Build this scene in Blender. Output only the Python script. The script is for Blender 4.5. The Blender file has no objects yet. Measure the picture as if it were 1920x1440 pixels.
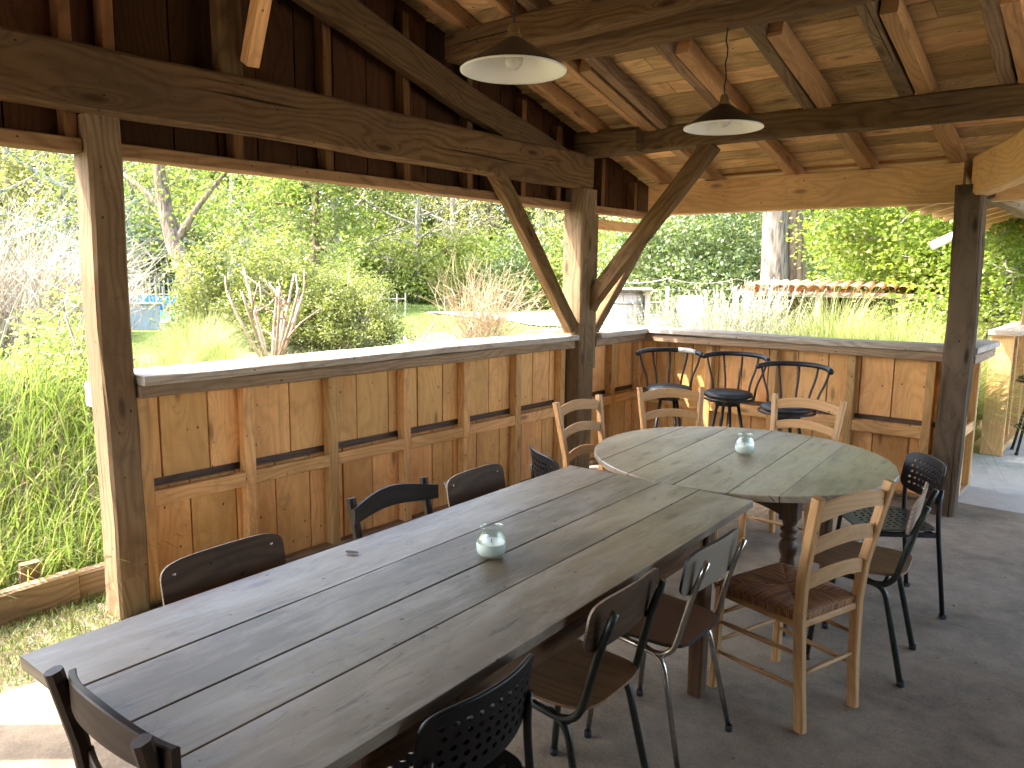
import bpy, math, random
import numpy as np
from mathutils import Vector, Matrix
PI=math.pi
random.seed(7); rng=np.random.default_rng(7)
S=bpy.context.scene
COL=S.collection
# ------------------------------------------------------------ camera, world, sun
YAW,PITCH,ROLL,CH=math.radians(40.2457),math.radians(8.309),math.radians(0.5758),1.70
FPX=1420.74
def cam_axes():
    f=Vector((-math.sin(YAW)*math.cos(PITCH),math.cos(YAW)*math.cos(PITCH),-math.sin(PITCH)))
    rt=Vector((math.cos(YAW),math.sin(YAW),0)); up=rt.cross(f)
    c,s=math.cos(ROLL),math.sin(ROLL)
    return c*rt+s*up, -s*rt+c*up, f
RT,UP,FW=cam_axes()
cd=bpy.data.cameras.new('camera'); cam=bpy.data.objects.new('camera',cd); COL.objects.link(cam)
cd.sensor_width=36; cd.lens=FPX/1920*36; cd.clip_start=0.05; cd.clip_end=3000
cam.matrix_world=Matrix(((RT.x,UP.x,-FW.x,0),(RT.y,UP.y,-FW.y,0),(RT.z,UP.z,-FW.z,CH),(0,0,0,1)))
S.camera=cam
SUN=Vector((1.0,0.93,-1.85)).normalized()          # direction the light travels
sun_el=math.asin(-SUN.z); sun_az=math.atan2(-SUN.x,-SUN.y)   # azimuth clockwise from +Y of where the sun stands
w=bpy.data.worlds.new('World'); S.world=w; w.use_nodes=True
nt=w.node_tree; nt.nodes.clear()
sk=nt.nodes.new('ShaderNodeTexSky'); sk.sky_type='NISHITA'; sk.sun_disc=False
sk.sun_elevation=sun_el; sk.sun_rotation=sun_az; sk.air_density=1.0; sk.dust_density=4.0; sk.ozone_density=1.0
bg=nt.nodes.new('ShaderNodeBackground'); bg.inputs[1].default_value=0.15
wo=nt.nodes.new('ShaderNodeOutputWorld'); nt.links.new(sk.outputs[0],bg.inputs[0]); nt.links.new(bg.outputs[0],wo.inputs[0])
sl=bpy.data.lights.new('sun','SUN'); sl.energy=1.55; sl.angle=math.radians(0.5); sl.color=(1,0.95,0.86)
so=bpy.data.objects.new('sun',sl); COL.objects.link(so); so.rotation_euler=SUN.to_track_quat('-Z','Y').to_euler(); so.location=(-20,-20,30)
vs=S.view_settings; vs.view_transform='Standard'; vs.look='None'; vs.gamma=1; vs.use_curve_mapping=False; vs.exposure=3.7
S.cycles.max_bounces=10; S.cycles.diffuse_bounces=6; S.cycles.glossy_bounces=4; S.cycles.transmission_bounces=8; S.cycles.transparent_max_bounces=8
S.cycles.caustics_reflective=False; S.cycles.caustics_refractive=False
S.cycles.sample_clamp_indirect=6

# ------------------------------------------------------------ tagging helpers
def tag(o,label=None,cat=None,group=None,kind=None):
    if label: o['label']=label
    if cat: o['category']=cat
    if group: o['group']=group
    if kind: o['kind']=kind
    return o
def empty(name,loc,rz=0,label=None,cat=None,group=None):
    o=bpy.data.objects.new(name,None); COL.objects.link(o); o.location=loc; o.rotation_euler=(0,0,rz)
    o.empty_display_size=0.1
    return tag(o,label,cat,group)
def copy_tree(o,parent=None):
    c=o.copy(); COL.objects.link(c); c.parent=parent
    for ch in CH_OF.get(o.name,[]):
        copy_tree(ch,c)
    CH_OF[c.name]=[x for x in COL.objects if x.parent==c]
    return c
CH_OF={}
# ------------------------------------------------------------ mesh builder
class MB:
    def __init__(s): s.v=[];s.f=[];s.uv=[];s.t=[];s.m=[];s.sm=[];s.n=0
    def add(s,verts,faces,uvs=None,tint=None,mi=0,smooth=False):
        verts=np.asarray(verts,float).reshape(-1,3)
        s.v.append(verts)
        if tint is None: tint=random.random()
        for i,fc in enumerate(faces):
            s.f.append([a+s.n for a in fc]); s.m.append(mi); s.sm.append(smooth)
            k=len(fc)
            if uvs is None: s.uv+= [(verts[a][0]+verts[a][2]*.3,verts[a][1]+verts[a][2]) for a in fc]
            else: s.uv+=list(uvs[i])
            s.t+= [tint]*k
        s.n+=len(verts)
    def build(s,name,mats,parent=None,origin=None):
        me=bpy.data.meshes.new(name)
        V=np.concatenate(s.v) if s.v else np.zeros((0,3))
        if origin is not None: V=V-np.array(origin)
        me.from_pydata(V.tolist(),[],s.f)
        if not isinstance(mats,(list,tuple)): mats=[mats]
        for m in mats: me.materials.append(m)
        me.polygons.foreach_set('material_index',s.m)
        me.polygons.foreach_set('use_smooth',s.sm)
        ul=me.uv_layers.new(name='UVMap'); ul.data.foreach_set('uv',np.asarray(s.uv,dtype=np.float32).ravel())
        ca=me.color_attributes.new('tint','FLOAT_COLOR','CORNER')
        t=np.asarray(s.t,dtype=np.float32); ca.data.foreach_set('color',np.stack([t,t,t,np.ones_like(t)],1).ravel())
        me.update()
        o=bpy.data.objects.new(name,me); COL.objects.link(o)
        if origin is not None: o.location=origin
        if parent is not None:
            o.parent=parent; CH_OF.setdefault(parent.name,[]).append(o)
        return o
    # a sawn timber from p0 to p1, w across, h along `up`
    def beam(s,p0,p1,w,h,up=(0,0,1),ch=0.008,wob=0.004,seg=None,taper=1.0,mi=0,tint=None):
        p0=np.array(p0,float);p1=np.array(p1,float); d=p1-p0; L=np.linalg.norm(d); d/=L
        up=np.array(up,float); up=up-d*(up@d)
        if np.linalg.norm(up)<1e-4: up=np.array([1,0,0.]); up-=d*(up@d)
        up/=np.linalg.norm(up); sd=np.cross(d,up)
        if seg is None: seg=max(1,int(L/0.22)) if wob>0 else 1
        a,b=w/2,h/2; c=min(ch,a*.6,b*.6)
        sec=[(-a+c,-b),(a-c,-b),(a,-b+c),(a,b-c),(a-c,b),(-a+c,b),(-a,b-c),(-a,-b+c)]
        per=[0];
        for i in range(8):
            q,r=sec[i],sec[(i+1)%8]; per.append(per[-1]+math.hypot(q[0]-r[0],q[1]-r[1]))
        ou,ov=random.uniform(0,50),random.uniform(0,50)
        V=[];F=[];U=[]
        ph=[random.uniform(0,6.28) for _ in range(4)]
        for i in range(seg+1):
            t=i/seg; k=1+(taper-1)*t
            x=t*L
            oy=wob*(math.sin(x*2.1+ph[0])+.5*math.sin(x*5+ph[1])); oz=wob*(math.sin(x*1.7+ph[2])+.5*math.sin(x*4.3+ph[3]))
            for (y,z) in sec:
                jy=random.gauss(0,wob*.25) if wob else 0; jz=random.gauss(0,wob*.25) if wob else 0
                V.append(p0+d*x+sd*(y*k+oy+jy)+up*(z*k+oz+jz))
        for i in range(seg):
            for j in range(8):
                j2=(j+1)%8
                F.append((i*8+j,i*8+j2,(i+1)*8+j2,(i+1)*8+j))
                u0,u1=ou+i/seg*L,ou+(i+1)/seg*L
                U.append([(u0,ov+per[j]),(u0,ov+per[j+1]),(u1,ov+per[j+1]),(u1,ov+per[j])])
        F.append(tuple(range(7,-1,-1))); U.append([(ou+sec[j][0]*.2,ov+sec[j][1]*3) for j in range(7,-1,-1)])
        F.append(tuple(seg*8+j for j in range(8))); U.append([(ou+9+sec[j][0]*.2,ov+sec[j][1]*3) for j in range(8)])
        s.add(V,F,U,tint,mi)
        return s
    def box(s,x0,x1,y0,y1,z0,z1,along='x',ch=0.003,tint=None,mi=0,wob=0):
        if along=='x': return s.beam((x0,(y0+y1)/2,(z0+z1)/2),(x1,(y0+y1)/2,(z0+z1)/2),y1-y0,z1-z0,(0,0,1),ch,wob,None,1,mi,tint)
        if along=='y': return s.beam(((x0+x1)/2,y0,(z0+z1)/2),((x0+x1)/2,y1,(z0+z1)/2),x1-x0,z1-z0,(0,0,1),ch,wob,None,1,mi,tint)
        return s.beam(((x0+x1)/2,(y0+y1)/2,z0),((x0+x1)/2,(y0+y1)/2,z1),y1-y0,x1-x0,(1,0,0),ch,wob,None,1,mi,tint)
    def tube(s,pts,r,n=10,cap=True,mi=0,tint=None,smooth=True,flat=1.0):
        P=[np.array(p,float) for p in pts]; m=len(P)
        R=[r]*m if np.isscalar(r) else list(r)
        T=[]
        for i in range(m):
            t=P[min(i+1,m-1)]-P[max(i-1,0)]; T.append(t/(np.linalg.norm(t)+1e-9))
        ref=np.array([0,0,1.]) if abs(T[0][2])<.9 else np.array([1.,0,0])
        nx=np.cross(T[0],ref); nx/=np.linalg.norm(nx)
        V=[];F=[];U=[];ou,ov=random.uniform(0,40),random.uniform(0,40); L=0;Ls=[]
        for i in range(m):
            nx=nx-T[i]*(nx@T[i]); nx/=np.linalg.norm(nx)+1e-9; ny=np.cross(T[i],nx)
            if i: L+=np.linalg.norm(P[i]-P[i-1])
            Ls.append(L)
            for j in range(n):
                a=2*PI*j/n; V.append(P[i]+nx*math.cos(a)*R[i]+ny*math.sin(a)*R[i]*flat)
        for i in range(m-1):
            for j in range(n):
                j2=(j+1)%n; F.append((i*n+j,i*n+j2,(i+1)*n+j2,(i+1)*n+j))
                c=2*PI*R[i]/n
                U.append([(ou+Ls[i],ov+c*j),(ou+Ls[i],ov+c*(j+1)),(ou+Ls[i+1],ov+c*(j+1)),(ou+Ls[i+1],ov+c*j)])
        if cap:
            F.append(tuple(range(n-1,-1,-1))); U.append([(ou,ov)]*n)
            F.append(tuple((m-1)*n+j for j in range(n))); U.append([(ou,ov)]*n)
        s.add(V,F,U,tint,mi,smooth); return s
    def lathe(s,prof,c=(0,0,0),n=32,mi=0,tint=None,smooth=True,rib=None):
        V=[];F=[];U=[];m=len(prof)
        for i,(r,z) in enumerate(prof):
            for j in range(n):
                a=2*PI*j/n; rr=r
                if rib: rr=r+rib[0]*math.cos(a*rib[1])*rib[2](z)
                V.append((c[0]+rr*math.cos(a),c[1]+rr*math.sin(a),c[2]+z))
        for i in range(m-1):
            for j in range(n):
                j2=(j+1)%n; F.append((i*n+j,i*n+j2,(i+1)*n+j2,(i+1)*n+j))
                U.append([(prof[i][1],j/n),(prof[i][1],(j+1)/n),(prof[i+1][1],(j+1)/n),(prof[i+1][1],j/n)])
        s.add(V,F,U,tint,mi,smooth); return s
    # rounded board: rings of a superellipse, mapped by fn(u,v)->xyz and thickened along fn normal given by nrm(u,v)
    def panel(s,w,h,fn,th,k=4.5,n=48,rings=7,mi=0,tint=None,mi_edge=None):
        ou,ov=random.uniform(0,40),random.uniform(0,40)
        def se(a,r):
            c,si=math.cos(a),math.sin(a); q=(abs(c)**k+abs(si)**k)**(-1/k); return c*q*r*w/2, si*q*r*h/2
        def nrm(u,v):
            e=1e-3; p=np.array(fn(u,v)); du=np.array(fn(u+e,v))-p; dv=np.array(fn(u,v+e))-p
            c=np.cross(du,dv); return c/np.linalg.norm(c)
        V=[];uvl=[]
        for side in (1,-1):
            for ri in range(rings):
                r=1-(ri/rings)**1.2 if ri else 1
                if ri==0: r=1
                edge=0.75 if ri==0 else 1
                for j in range(n):
                    u,v=se(2*PI*j/n,r); V.append(np.array(fn(u,v))+nrm(u,v)*th/2*side*edge); uvl.append((ou+u,ov+v))
            V.append(np.array(fn(0,0))+nrm(0,0)*th/2*side); uvl.append((ou,ov))
        N=rings*n+1; F=[]
        for sd in (0,1):
            b=sd*N
            for ri in range(rings-1):
                for j in range(n):
                    j2=(j+1)%n; q=(b+ri*n+j,b+ri*n+j2,b+(ri+1)*n+j2,b+(ri+1)*n+j)
                    F.append(q if sd==0 else q[::-1])
            for j in range(n):
                q=(b+(rings-1)*n+j,b+(rings-1)*n+(j+1)%n,b+N-1); F.append(q if sd==0 else q[::-1])
        U=[[uvl[a] for a in f] for f in F]
        s.add(V,F,U,tint,mi,True)
        E=[(j,N+j,N+(j+1)%n,(j+1)%n) for j in range(n)]
        s.add(V,E,[[uvl[a] for a in f] for f in E],tint,mi if mi_edge is None else mi_edge,False)
        return s
    # perforated plastic panel with real oval holes
    def perf(s,w,h,fn,th,nx,ny,mx,my,hr=(0.36,0.27),k=5,mi=0):
        def nrm(u,v):
            e=1e-3; p=np.array(fn(u,v)); du=np.array(fn(u+e,v))-p; dv=np.array(fn(u,v+e))-p
            c=np.cross(du,dv); return c/np.linalg.norm(c)
        W,H=w-2*mx,h-2*my; cx,cy=W/nx,H/ny
        V=[];F=[]
        def P(u,v):
            p=np.array(fn(u,v)); q=nrm(u,v)*th/2; V.append(p+q); V.append(p-q); return len(V)-2
        cache={}
        def G(i2,j2):
            key=(i2,j2)
            if key not in cache: cache[key]=P(-W/2+i2*cx/2,-H/2+j2*cy/2)
            return cache[key]
        for i in range(nx):
            for j in range(ny):
                c0=(-W/2+(i+.5)*cx,-H/2+(j+.5)*cy)
                off=(.10 if j%2 else -.10)*cx
                o=[G(2*i+2,2*j+1),G(2*i+2,2*j+2),G(2*i+1,2*j+2),G(2*i,2*j+2),G(2*i,2*j+1),G(2*i,2*j),G(2*i+1,2*j),G(2*i+2,2*j)]
                hh=[P(c0[0]+off+math.cos(a*PI/4)*cx*hr[0],c0[1]+math.sin(a*PI/4)*cy*hr[1]) for a in range(8)]
                for a in range(8):
                    b=(a+1)%8
                    F.append((o[a],o[b],hh[b],hh[a])); F.append((o[b]+1,o[a]+1,hh[a]+1,hh[b]+1)); F.append((hh[a],hh[b],hh[b]+1,hh[a]+1))
        bd=[(i,0) for i in range(0,2*nx)]+[(2*nx,j) for j in range(0,2*ny)]+[(i,2*ny) for i in range(2*nx,0,-1)]+[(0,j) for j in range(2*ny,0,-1)]
        out=[]
        for (i,j) in bd:
            u,v=-W/2+i*cx/2,-H/2+j*cy/2
            a=(abs(u)/(w/2))**k+(abs(v)/(h/2))**k; q=a**(-1/k); out.append(P(u*q,v*q))
        m=len(bd)
        for a in range(m):
            b=(a+1)%m; A,B=G(*bd[a]),G(*bd[b])
            F.append((A,out[a],out[b],B)[::-1]); F.append((A+1,out[a]+1,out[b]+1,B+1)); F.append((out[a],out[a]+1,out[b]+1,out[b]))
        s.add(V,F,None,.5,mi,False); return s
def bez(p,n=8):
    p=[np.array(q,float) for q in p]; out=[]
    for i in range(n+1):
        t=i/n; q=list(p)
        while len(q)>1: q=[q[a]*(1-t)+q[a+1]*t for a in range(len(q)-1)]
        out.append(q[0])
    return out
def fillet(pts,r=.05,n=5):
    P=[np.array(p,float) for p in pts]; out=[P[0]]
    for i in range(1,len(P)-1):
        a=P[i]+(P[i-1]-P[i])/np.linalg.norm(P[i-1]-P[i])*min(r,np.linalg.norm(P[i-1]-P[i])*.45)
        b=P[i]+(P[i+1]-P[i])/np.linalg.norm(P[i+1]-P[i])*min(r,np.linalg.norm(P[i+1]-P[i])*.45)
        out+=bez([a,P[i],b],n)
    return out+[P[-1]]

# ------------------------------------------------------------ materials
def newmat(name):
    m=bpy.data.materials.new(name); m.use_nodes=True; nt=m.node_tree
    b=nt.nodes['Principled BSDF']; return m,nt,b
def N(nt,t,**kw):
    n=nt.nodes.new(t)
    for k,v in kw.items():
        if k.startswith('i_'):
            key=k[2:]; key=int(key) if key.isdigit() else key
            n.inputs[key].default_value=v
        else: setattr(n,k,v)
    return n
def ramp(nt,src,stops):
    r=nt.nodes.new('ShaderNodeValToRGB'); e=r.color_ramp.elements
    while len(e)<len(stops): e.new(0.5)
    for i,(p,c) in enumerate(stops):
        e[i].position=p; e[i].color=c if len(c)==4 else (*c,1)
    nt.links.new(src,r.inputs[0]); return r
def math_(nt,op,a,b=None,c=None):
    n=nt.nodes.new('ShaderNodeMath'); n.operation=op
    for i,x in enumerate((a,b,c)):
        if x is None: continue
        if isinstance(x,(int,float)): n.inputs[i].default_value=x
        else: nt.links.new(x,n.inputs[i])
    return n.outputs[0]
def mixc(nt,fac,a,b,mode='MIX'):
    n=nt.nodes.new('ShaderNodeMix'); n.data_type='RGBA'; n.blend_type=mode
    if isinstance(fac,(int,float)): n.inputs[0].default_value=fac
    else: nt.links.new(fac,n.inputs[0])
    for k,x in ((6,a),(7,b)):
        if isinstance(x,tuple): n.inputs[k].default_value=(*x[:3],1)
        else: nt.links.new(x,n.inputs[k])
    return n.outputs[2]
def wood(name,light,dark,rough=.65,stain=None,stain_amt=.4,knots=1.0,rings=38,tintv=.35,crack=.3,bump=.35,spec=.3,coat=0,scratch=0,grain_c=.45):
    m,nt,b=newmat(name); L=nt.links
    uv=N(nt,'ShaderNodeTexCoord'); uvm=uv.outputs['UV']
    def mp(sx,sy):
        q=N(nt,'ShaderNodeMapping'); q.inputs['Scale'].default_value=(sx,sy,1); L.new(uvm,q.inputs[0]); return q.outputs[0]
    def noise(sx,sy,det=3,ro=.5,dist=0):
        q=N(nt,'ShaderNodeTexNoise'); q.noise_dimensions='2D'; q.inputs['Scale'].default_value=1; q.inputs['Detail'].default_value=det; q.inputs['Roughness'].default_value=ro; q.inputs['Distortion'].default_value=dist
        L.new(mp(sx,sy),q.inputs[0]); return q.outputs[0]
    warp=noise(.9,3.2,2,.5)
    sep=N(nt,'ShaderNodeSeparateXYZ'); L.new(uvm,sep.inputs[0])
    vo=N(nt,'ShaderNodeTexVoronoi'); vo.voronoi_dimensions='2D'; vo.inputs['Scale'].default_value=1; vo.inputs['Randomness'].default_value=1
    L.new(mp(1.25,4.2),vo.inputs[0]); kd=vo.outputs['Distance']
    kr=N(nt,'ShaderNodeSeparateColor'); L.new(vo.outputs['Color'],kr.inputs[0])
    kon=math_(nt,'GREATER_THAN',kr.outputs[0],1-.55*knots)
    kexp=math_(nt,'MULTIPLY',math_(nt,'POWER',2.718,math_(nt,'MULTIPLY',kd,-9.0)),kon)
    ringc=math_(nt,'ADD',math_(nt,'ADD',math_(nt,'MULTIPLY',sep.outputs[1],rings),math_(nt,'MULTIPLY',warp,9.0)),math_(nt,'MULTIPLY',kexp,7.0))
    ring=math_(nt,'MULTIPLY_ADD',math_(nt,'SINE',math_(nt,'MULTIPLY',ringc,6.283)),.5,.5)
    ring=math_(nt,'POWER',ring,1.8)
    fine=noise(4,260,3,.6); med=noise(1.6,60,3,.6); big=noise(.8,1.6,3,.55,.4)
    g=math_(nt,'ADD',math_(nt,'MULTIPLY',ring,grain_c),math_(nt,'ADD',math_(nt,'MULTIPLY',fine,.55),math_(nt,'MULTIPLY',med,.5)))
    g=math_(nt,'SUBTRACT',g,.32)
    base=ramp(nt,g,[(.05,light),(.85,dark)]).outputs[0]
    if stain: 
        sf=math_(nt,'MULTIPLY',ramp(nt,big,[(.38,(0,0,0)),(.66,(1,1,1))]).outputs[0],stain_amt)
        base=mixc(nt,sf,base,stain)
    at=N(nt,'ShaderNodeAttribute',attribute_name='tint')
    tv=math_(nt,'MULTIPLY_ADD',at.outputs['Fac'],tintv*1.6,1-tintv)
    base=mixc(nt,1.0,base,mixc(nt,tv,(0,0,0),(1,1,1)),'MULTIPLY') if False else base
    hs=N(nt,'ShaderNodeHueSaturation'); L.new(base,hs.inputs['Color']); L.new(tv,hs.inputs['Value']); L.new(math_(nt,'MULTIPLY_ADD',at.outputs['Fac'],-.010,.505),hs.inputs['Hue'])
    base=hs.outputs[0]
    kmask=math_(nt,'MULTIPLY',ramp(nt,math_(nt,'ADD',kd,math_(nt,'MULTIPLY',fine,.03)),[(.05,(1,1,1)),(.11,(0,0,0))]).outputs[0],kon)
    base=mixc(nt,math_(nt,'MULTIPLY',kmask,.75),base,tuple(c*.35 for c in dark))
    ck=noise(.55,34,2,.4,.3)
    cm=math_(nt,'MULTIPLY',ramp(nt,ck,[(.235,(1,1,1)),(.27,(0,0,0))]).outputs[0],crack)
    base=mixc(nt,cm,base,(.012,.008,.005))
    if scratch:
        s1=noise(6,22,5,.75,.6); s2=noise(1.6,9,6,.7,.35)
        base=mixc(nt,math_(nt,'MULTIPLY',ramp(nt,s1,[(.59,(0,0,0)),(.68,(1,1,1))]).outputs[0],.55*scratch),base,(.03,.024,.02))
        base=mixc(nt,math_(nt,'MULTIPLY',ramp(nt,s2,[(.46,(0,0,0)),(.64,(1,1,1))]).outputs[0],.65*scratch),base,(.33,.29,.235))
    v2=N(nt,'ShaderNodeTexVoronoi'); v2.voronoi_dimensions='2D'; v2.inputs['Scale'].default_value=1; L.new(mp(9,13),v2.inputs[0])
    sc2=N(nt,'ShaderNodeSeparateColor'); L.new(v2.outputs['Color'],sc2.inputs[0])
    spot=math_(nt,'MULTIPLY',math_(nt,'LESS_THAN',v2.outputs['Distance'],math_(nt,'MULTIPLY',sc2.outputs[1],.075)),math_(nt,'GREATER_THAN',sc2.outputs[0],.72))
    base=mixc(nt,math_(nt,'MULTIPLY',spot,.8),base,(.015,.010,.007))
    dirt=ramp(nt,noise(5,7,6,.8,.5),[(.50,(0,0,0)),(.78,(1,1,1))]).outputs[0]
    base=mixc(nt,math_(nt,'MULTIPLY',dirt,.45),base,tuple(c*.42 for c in dark))
    L.new(base,b.inputs['Base Color'])
    rr=math_(nt,'MULTIPLY_ADD',big,.25,rough-.12); L.new(rr,b.inputs['Roughness'])
    b.inputs['Specular IOR Level'].default_value=spec
    if coat: b.inputs['Coat Weight'].default_value=coat; b.inputs['Coat Roughness'].default_value=.3
    bp=N(nt,'ShaderNodeBump'); bp.inputs['Strength'].default_value=bump; bp.inputs['Distance'].default_value=.004
    hgt=math_(nt,'SUBTRACT',math_(nt,'MULTIPLY',g,-.6),math_(nt,'MULTIPLY',cm,1.6))
    L.new(hgt,bp.inputs['Height']); L.new(bp.outputs[0],b.inputs['Normal'])
    return m
def plain(name,col,rough=.5,metal=0,spec=.5,noise=0,nscale=20,bump=0):
    m,nt,b=newmat(name); b.inputs['Roughness'].default_value=rough; b.inputs['Metallic'].default_value=metal; b.inputs['Specular IOR Level'].default_value=spec
    if noise:
        tc=N(nt,'ShaderNodeTexCoord'); q=N(nt,'ShaderNodeTexNoise'); q.inputs['Scale'].default_value=nscale; q.inputs['Detail'].default_value=5; nt.links.new(tc.outputs['Object'],q.inputs[0])
        r=ramp(nt,q.outputs[0],[(.3,tuple(c*(1-noise) for c in col)),(.7,tuple(min(1,c*(1+noise)) for c in col))]); nt.links.new(r.outputs[0],b.inputs['Base Color'])
        if bump:
            bp=N(nt,'ShaderNodeBump'); bp.inputs['Strength'].default_value=bump; bp.inputs['Distance'].default_value=.01; nt.links.new(q.outputs[0],bp.inputs['Height']); nt.links.new(bp.outputs[0],b.inputs['Normal'])
    else: b.inputs['Base Color'].default_value=(*col,1)
    return m
def leafmat(name,c1,c2,trans=.45,rough=.5,spec=.35,c0=None):
    m,nt,b=newmat(name); L=nt.links
    at=N(nt,'ShaderNodeAttribute',attribute_name='tint')
    col=ramp(nt,at.outputs['Fac'],[(0,c1),(1,c2)] if c0 is None else [(0,c0),(.13,c0),(.18,c1),(1,c2)]).outputs[0]
    L.new(col,b.inputs['Base Color']); b.inputs['Roughness'].default_value=rough; b.inputs['Specular IOR Level'].default_value=spec
    tr=N(nt,'ShaderNodeBsdfTranslucent'); L.new(mixc(nt,.35,col,(c2[0]*1.1,c2[1]*1.3,c2[2]*.4)),tr.inputs[0])
    mx=N(nt,'ShaderNodeMixShader'); mx.inputs[0].default_value=trans
    L.new(b.outputs[0],mx.inputs[1]); L.new(tr.outputs[0],mx.inputs[2]); L.new(mx.outputs[0],nt.nodes['Material Output'].inputs[0])
    return m
M={}
M['board']=wood('board_pine',(.82,.465,.18),(.62,.325,.11),.65,(.38,.185,.065),.42,1.1,13,.16,.18,.25,spec=.2,grain_c=.32)
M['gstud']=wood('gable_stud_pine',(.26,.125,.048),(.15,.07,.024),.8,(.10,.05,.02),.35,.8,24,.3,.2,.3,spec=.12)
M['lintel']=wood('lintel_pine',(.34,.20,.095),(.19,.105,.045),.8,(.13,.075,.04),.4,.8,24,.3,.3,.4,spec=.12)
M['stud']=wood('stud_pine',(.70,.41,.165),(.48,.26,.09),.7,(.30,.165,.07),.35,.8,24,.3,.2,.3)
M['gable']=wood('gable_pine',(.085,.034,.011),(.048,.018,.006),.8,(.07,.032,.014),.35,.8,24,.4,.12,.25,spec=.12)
M['beam']=wood('old_beam',(.18,.108,.044),(.080,.041,.014),.8,(.085,.055,.032),.6,1.0,22,.22,.9,.8,spec=.12)
M['post']=wood('old_post',(.26,.18,.10),(.13,.082,.042),.8,(.12,.075,.038),.7,.8,22,.2,.8,.7,spec=.15)
M['darkpost']=wood('dark_oak_post',(.085,.055,.030),(.028,.017,.009),.85,(.15,.11,.075),.7,.6,16,.2,1.0,1.0,spec=.08)
M['header']=wood('header_pine',(.74,.455,.19),(.56,.33,.125),.65,(.42,.245,.105),.4,.9,24,.2,.15,.3)
M['rafter']=wood('rafter_pine',(.56,.31,.125),(.38,.19,.07),.65,(.22,.12,.06),.4,.8,24,.35,.25,.3)
M['oldrafter']=wood('old_rafter',(.30,.20,.11),(.15,.09,.045),.8,(.11,.07,.04),.5,.8,22,.25,.9,.8,spec=.12)
M['roofboard']=wood('roof_board',(.76,.51,.235),(.48,.29,.12),.8,(.30,.185,.085),.6,1.0,15,.42,.35,.4,spec=.12)
M['cap']=wood('rail_cap',(.46,.40,.32),(.25,.20,.15),.75,(.36,.33,.29),.6,.4,26,.15,.5,.5)
M['ledger']=wood('ledger_oak',(.36,.25,.15),(.20,.125,.07),.7,(.13,.09,.06),.5,.7,26,.2,.6,.5)
M['tabletop']=wood('table_top',(.33,.265,.17),(.185,.14,.088),.42,(.108,.088,.06),.75,.6,9,.16,.22,.14,.6,0,1.0,.20)
M['apron']=wood('table_apron',(.20,.105,.05),(.10,.05,.024),.6,(.07,.035,.02),.4,.5,26,.25,.3,.3)
M['walnut']=wood('turned_walnut',(.13,.07,.035),(.05,.026,.013),.5,None,0,.3,26,.2,.2,.2,.5)
M['ply_dark']=wood('dark_plywood',(.11,.058,.026),(.055,.028,.012),.6,(.05,.03,.02),.4,.0,16,.15,.05,.1,.25)
M['ply_seat']=wood('seat_plywood',(.33,.19,.09),(.20,.105,.045),.5,(.12,.065,.035),.4,.0,16,.1,.05,.1,.5)
M['ply_edge']=wood('plywood_edge',(.36,.27,.19),(.20,.14,.10),.6,None,0,0,60,.1,.1,.2)
M['beech']=wood('beech_wood',(.52,.30,.125),(.41,.22,.08),.5,(.36,.19,.07),.3,.0,30,.15,.04,.1,.5)
M['blackwood']=wood('black_stained_wood',(.030,.020,.013),(.013,.008,.005),.5,(.02,.012,.008),.3,.0,30,.2,.1,.15,.25)
M['brownwood']=wood('dark_brown_wood',(.055,.034,.020),(.024,.014,.008),.5,(.035,.02,.012),.3,.0,30,.2,.1,.15,.3)
M['greywood']=wood('weathered_wood',(.42,.37,.30),(.25,.21,.165),.8,(.32,.28,.23),.5,.5,24,.25,.6,.6)
M['silver']=wood('silvered_post',(.50,.46,.40),(.33,.28,.23),.8,None,0,.3,26,.2,.6,.5)
def formica():
    return plain('grey_formica',(.25,.215,.165),.5,0,.3,.06,9)
M['formica']=formica(); M['formica_brown']=plain('brown_formica',(.24,.125,.07),.4,0,.5,.05,5)
M['greentube']=plain('dark_green_tube',(.020,.026,.020),.4,.0,.45,.35,30)
M['chrome']=plain('worn_chrome',(.50,.49,.46),.25,1.0,.5,.2,60)
M['blacksteel']=plain('black_steel',(.008,.008,.008),.38,0,.4)
M['blackplastic']=plain('black_plastic',(.008,.008,.009),.42,0,.35)
M['rubber']=plain('black_rubber',(.012,.012,.012),.7)
M['vinyl']=plain('black_vinyl',(.022,.023,.022),.45,0,.35,.25,25,.1)
M['enamel']=plain('dark_enamel',(.028,.021,.015),.42,0,.5,.25,18)
M['enamel_in']=plain('cream_enamel',(.80,.79,.70),.35)
M['brass']=plain('aged_brass',(.30,.21,.10),.45,.7,.5,.2,60)
M['wax']=plain('candle_wax',(.84,.82,.76),.5)
M['whitepaint']=plain('white_plastic',(.78,.79,.80),.4)
M['paintchip']=plain('worn_white_tape',(.55,.55,.52),.6,0,.4,.25,60)
def glassmat():
    m,nt,b=newmat('clear_glass'); L=nt.links
    gl=N(nt,'ShaderNodeBsdfGlossy'); gl.inputs[0].default_value=(.95,1,.98,1); gl.inputs['Roughness'].default_value=.05
    tr=N(nt,'ShaderNodeBsdfTransparent'); tr.inputs[0].default_value=(.93,.97,.955,1)
    fr=N(nt,'ShaderNodeLayerWeight'); fr.inputs[0].default_value=.32
    mx=N(nt,'ShaderNodeMixShader'); L.new(math_(nt,'MULTIPLY_ADD',fr.outputs['Facing'],.32,.03),mx.inputs[0])
    L.new(tr.outputs[0],mx.inputs[1]); L.new(gl.outputs[0],mx.inputs[2]); L.new(mx.outputs[0],nt.nodes['Material Output'].inputs[0]); return m
M['glass']=glassmat()
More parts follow.
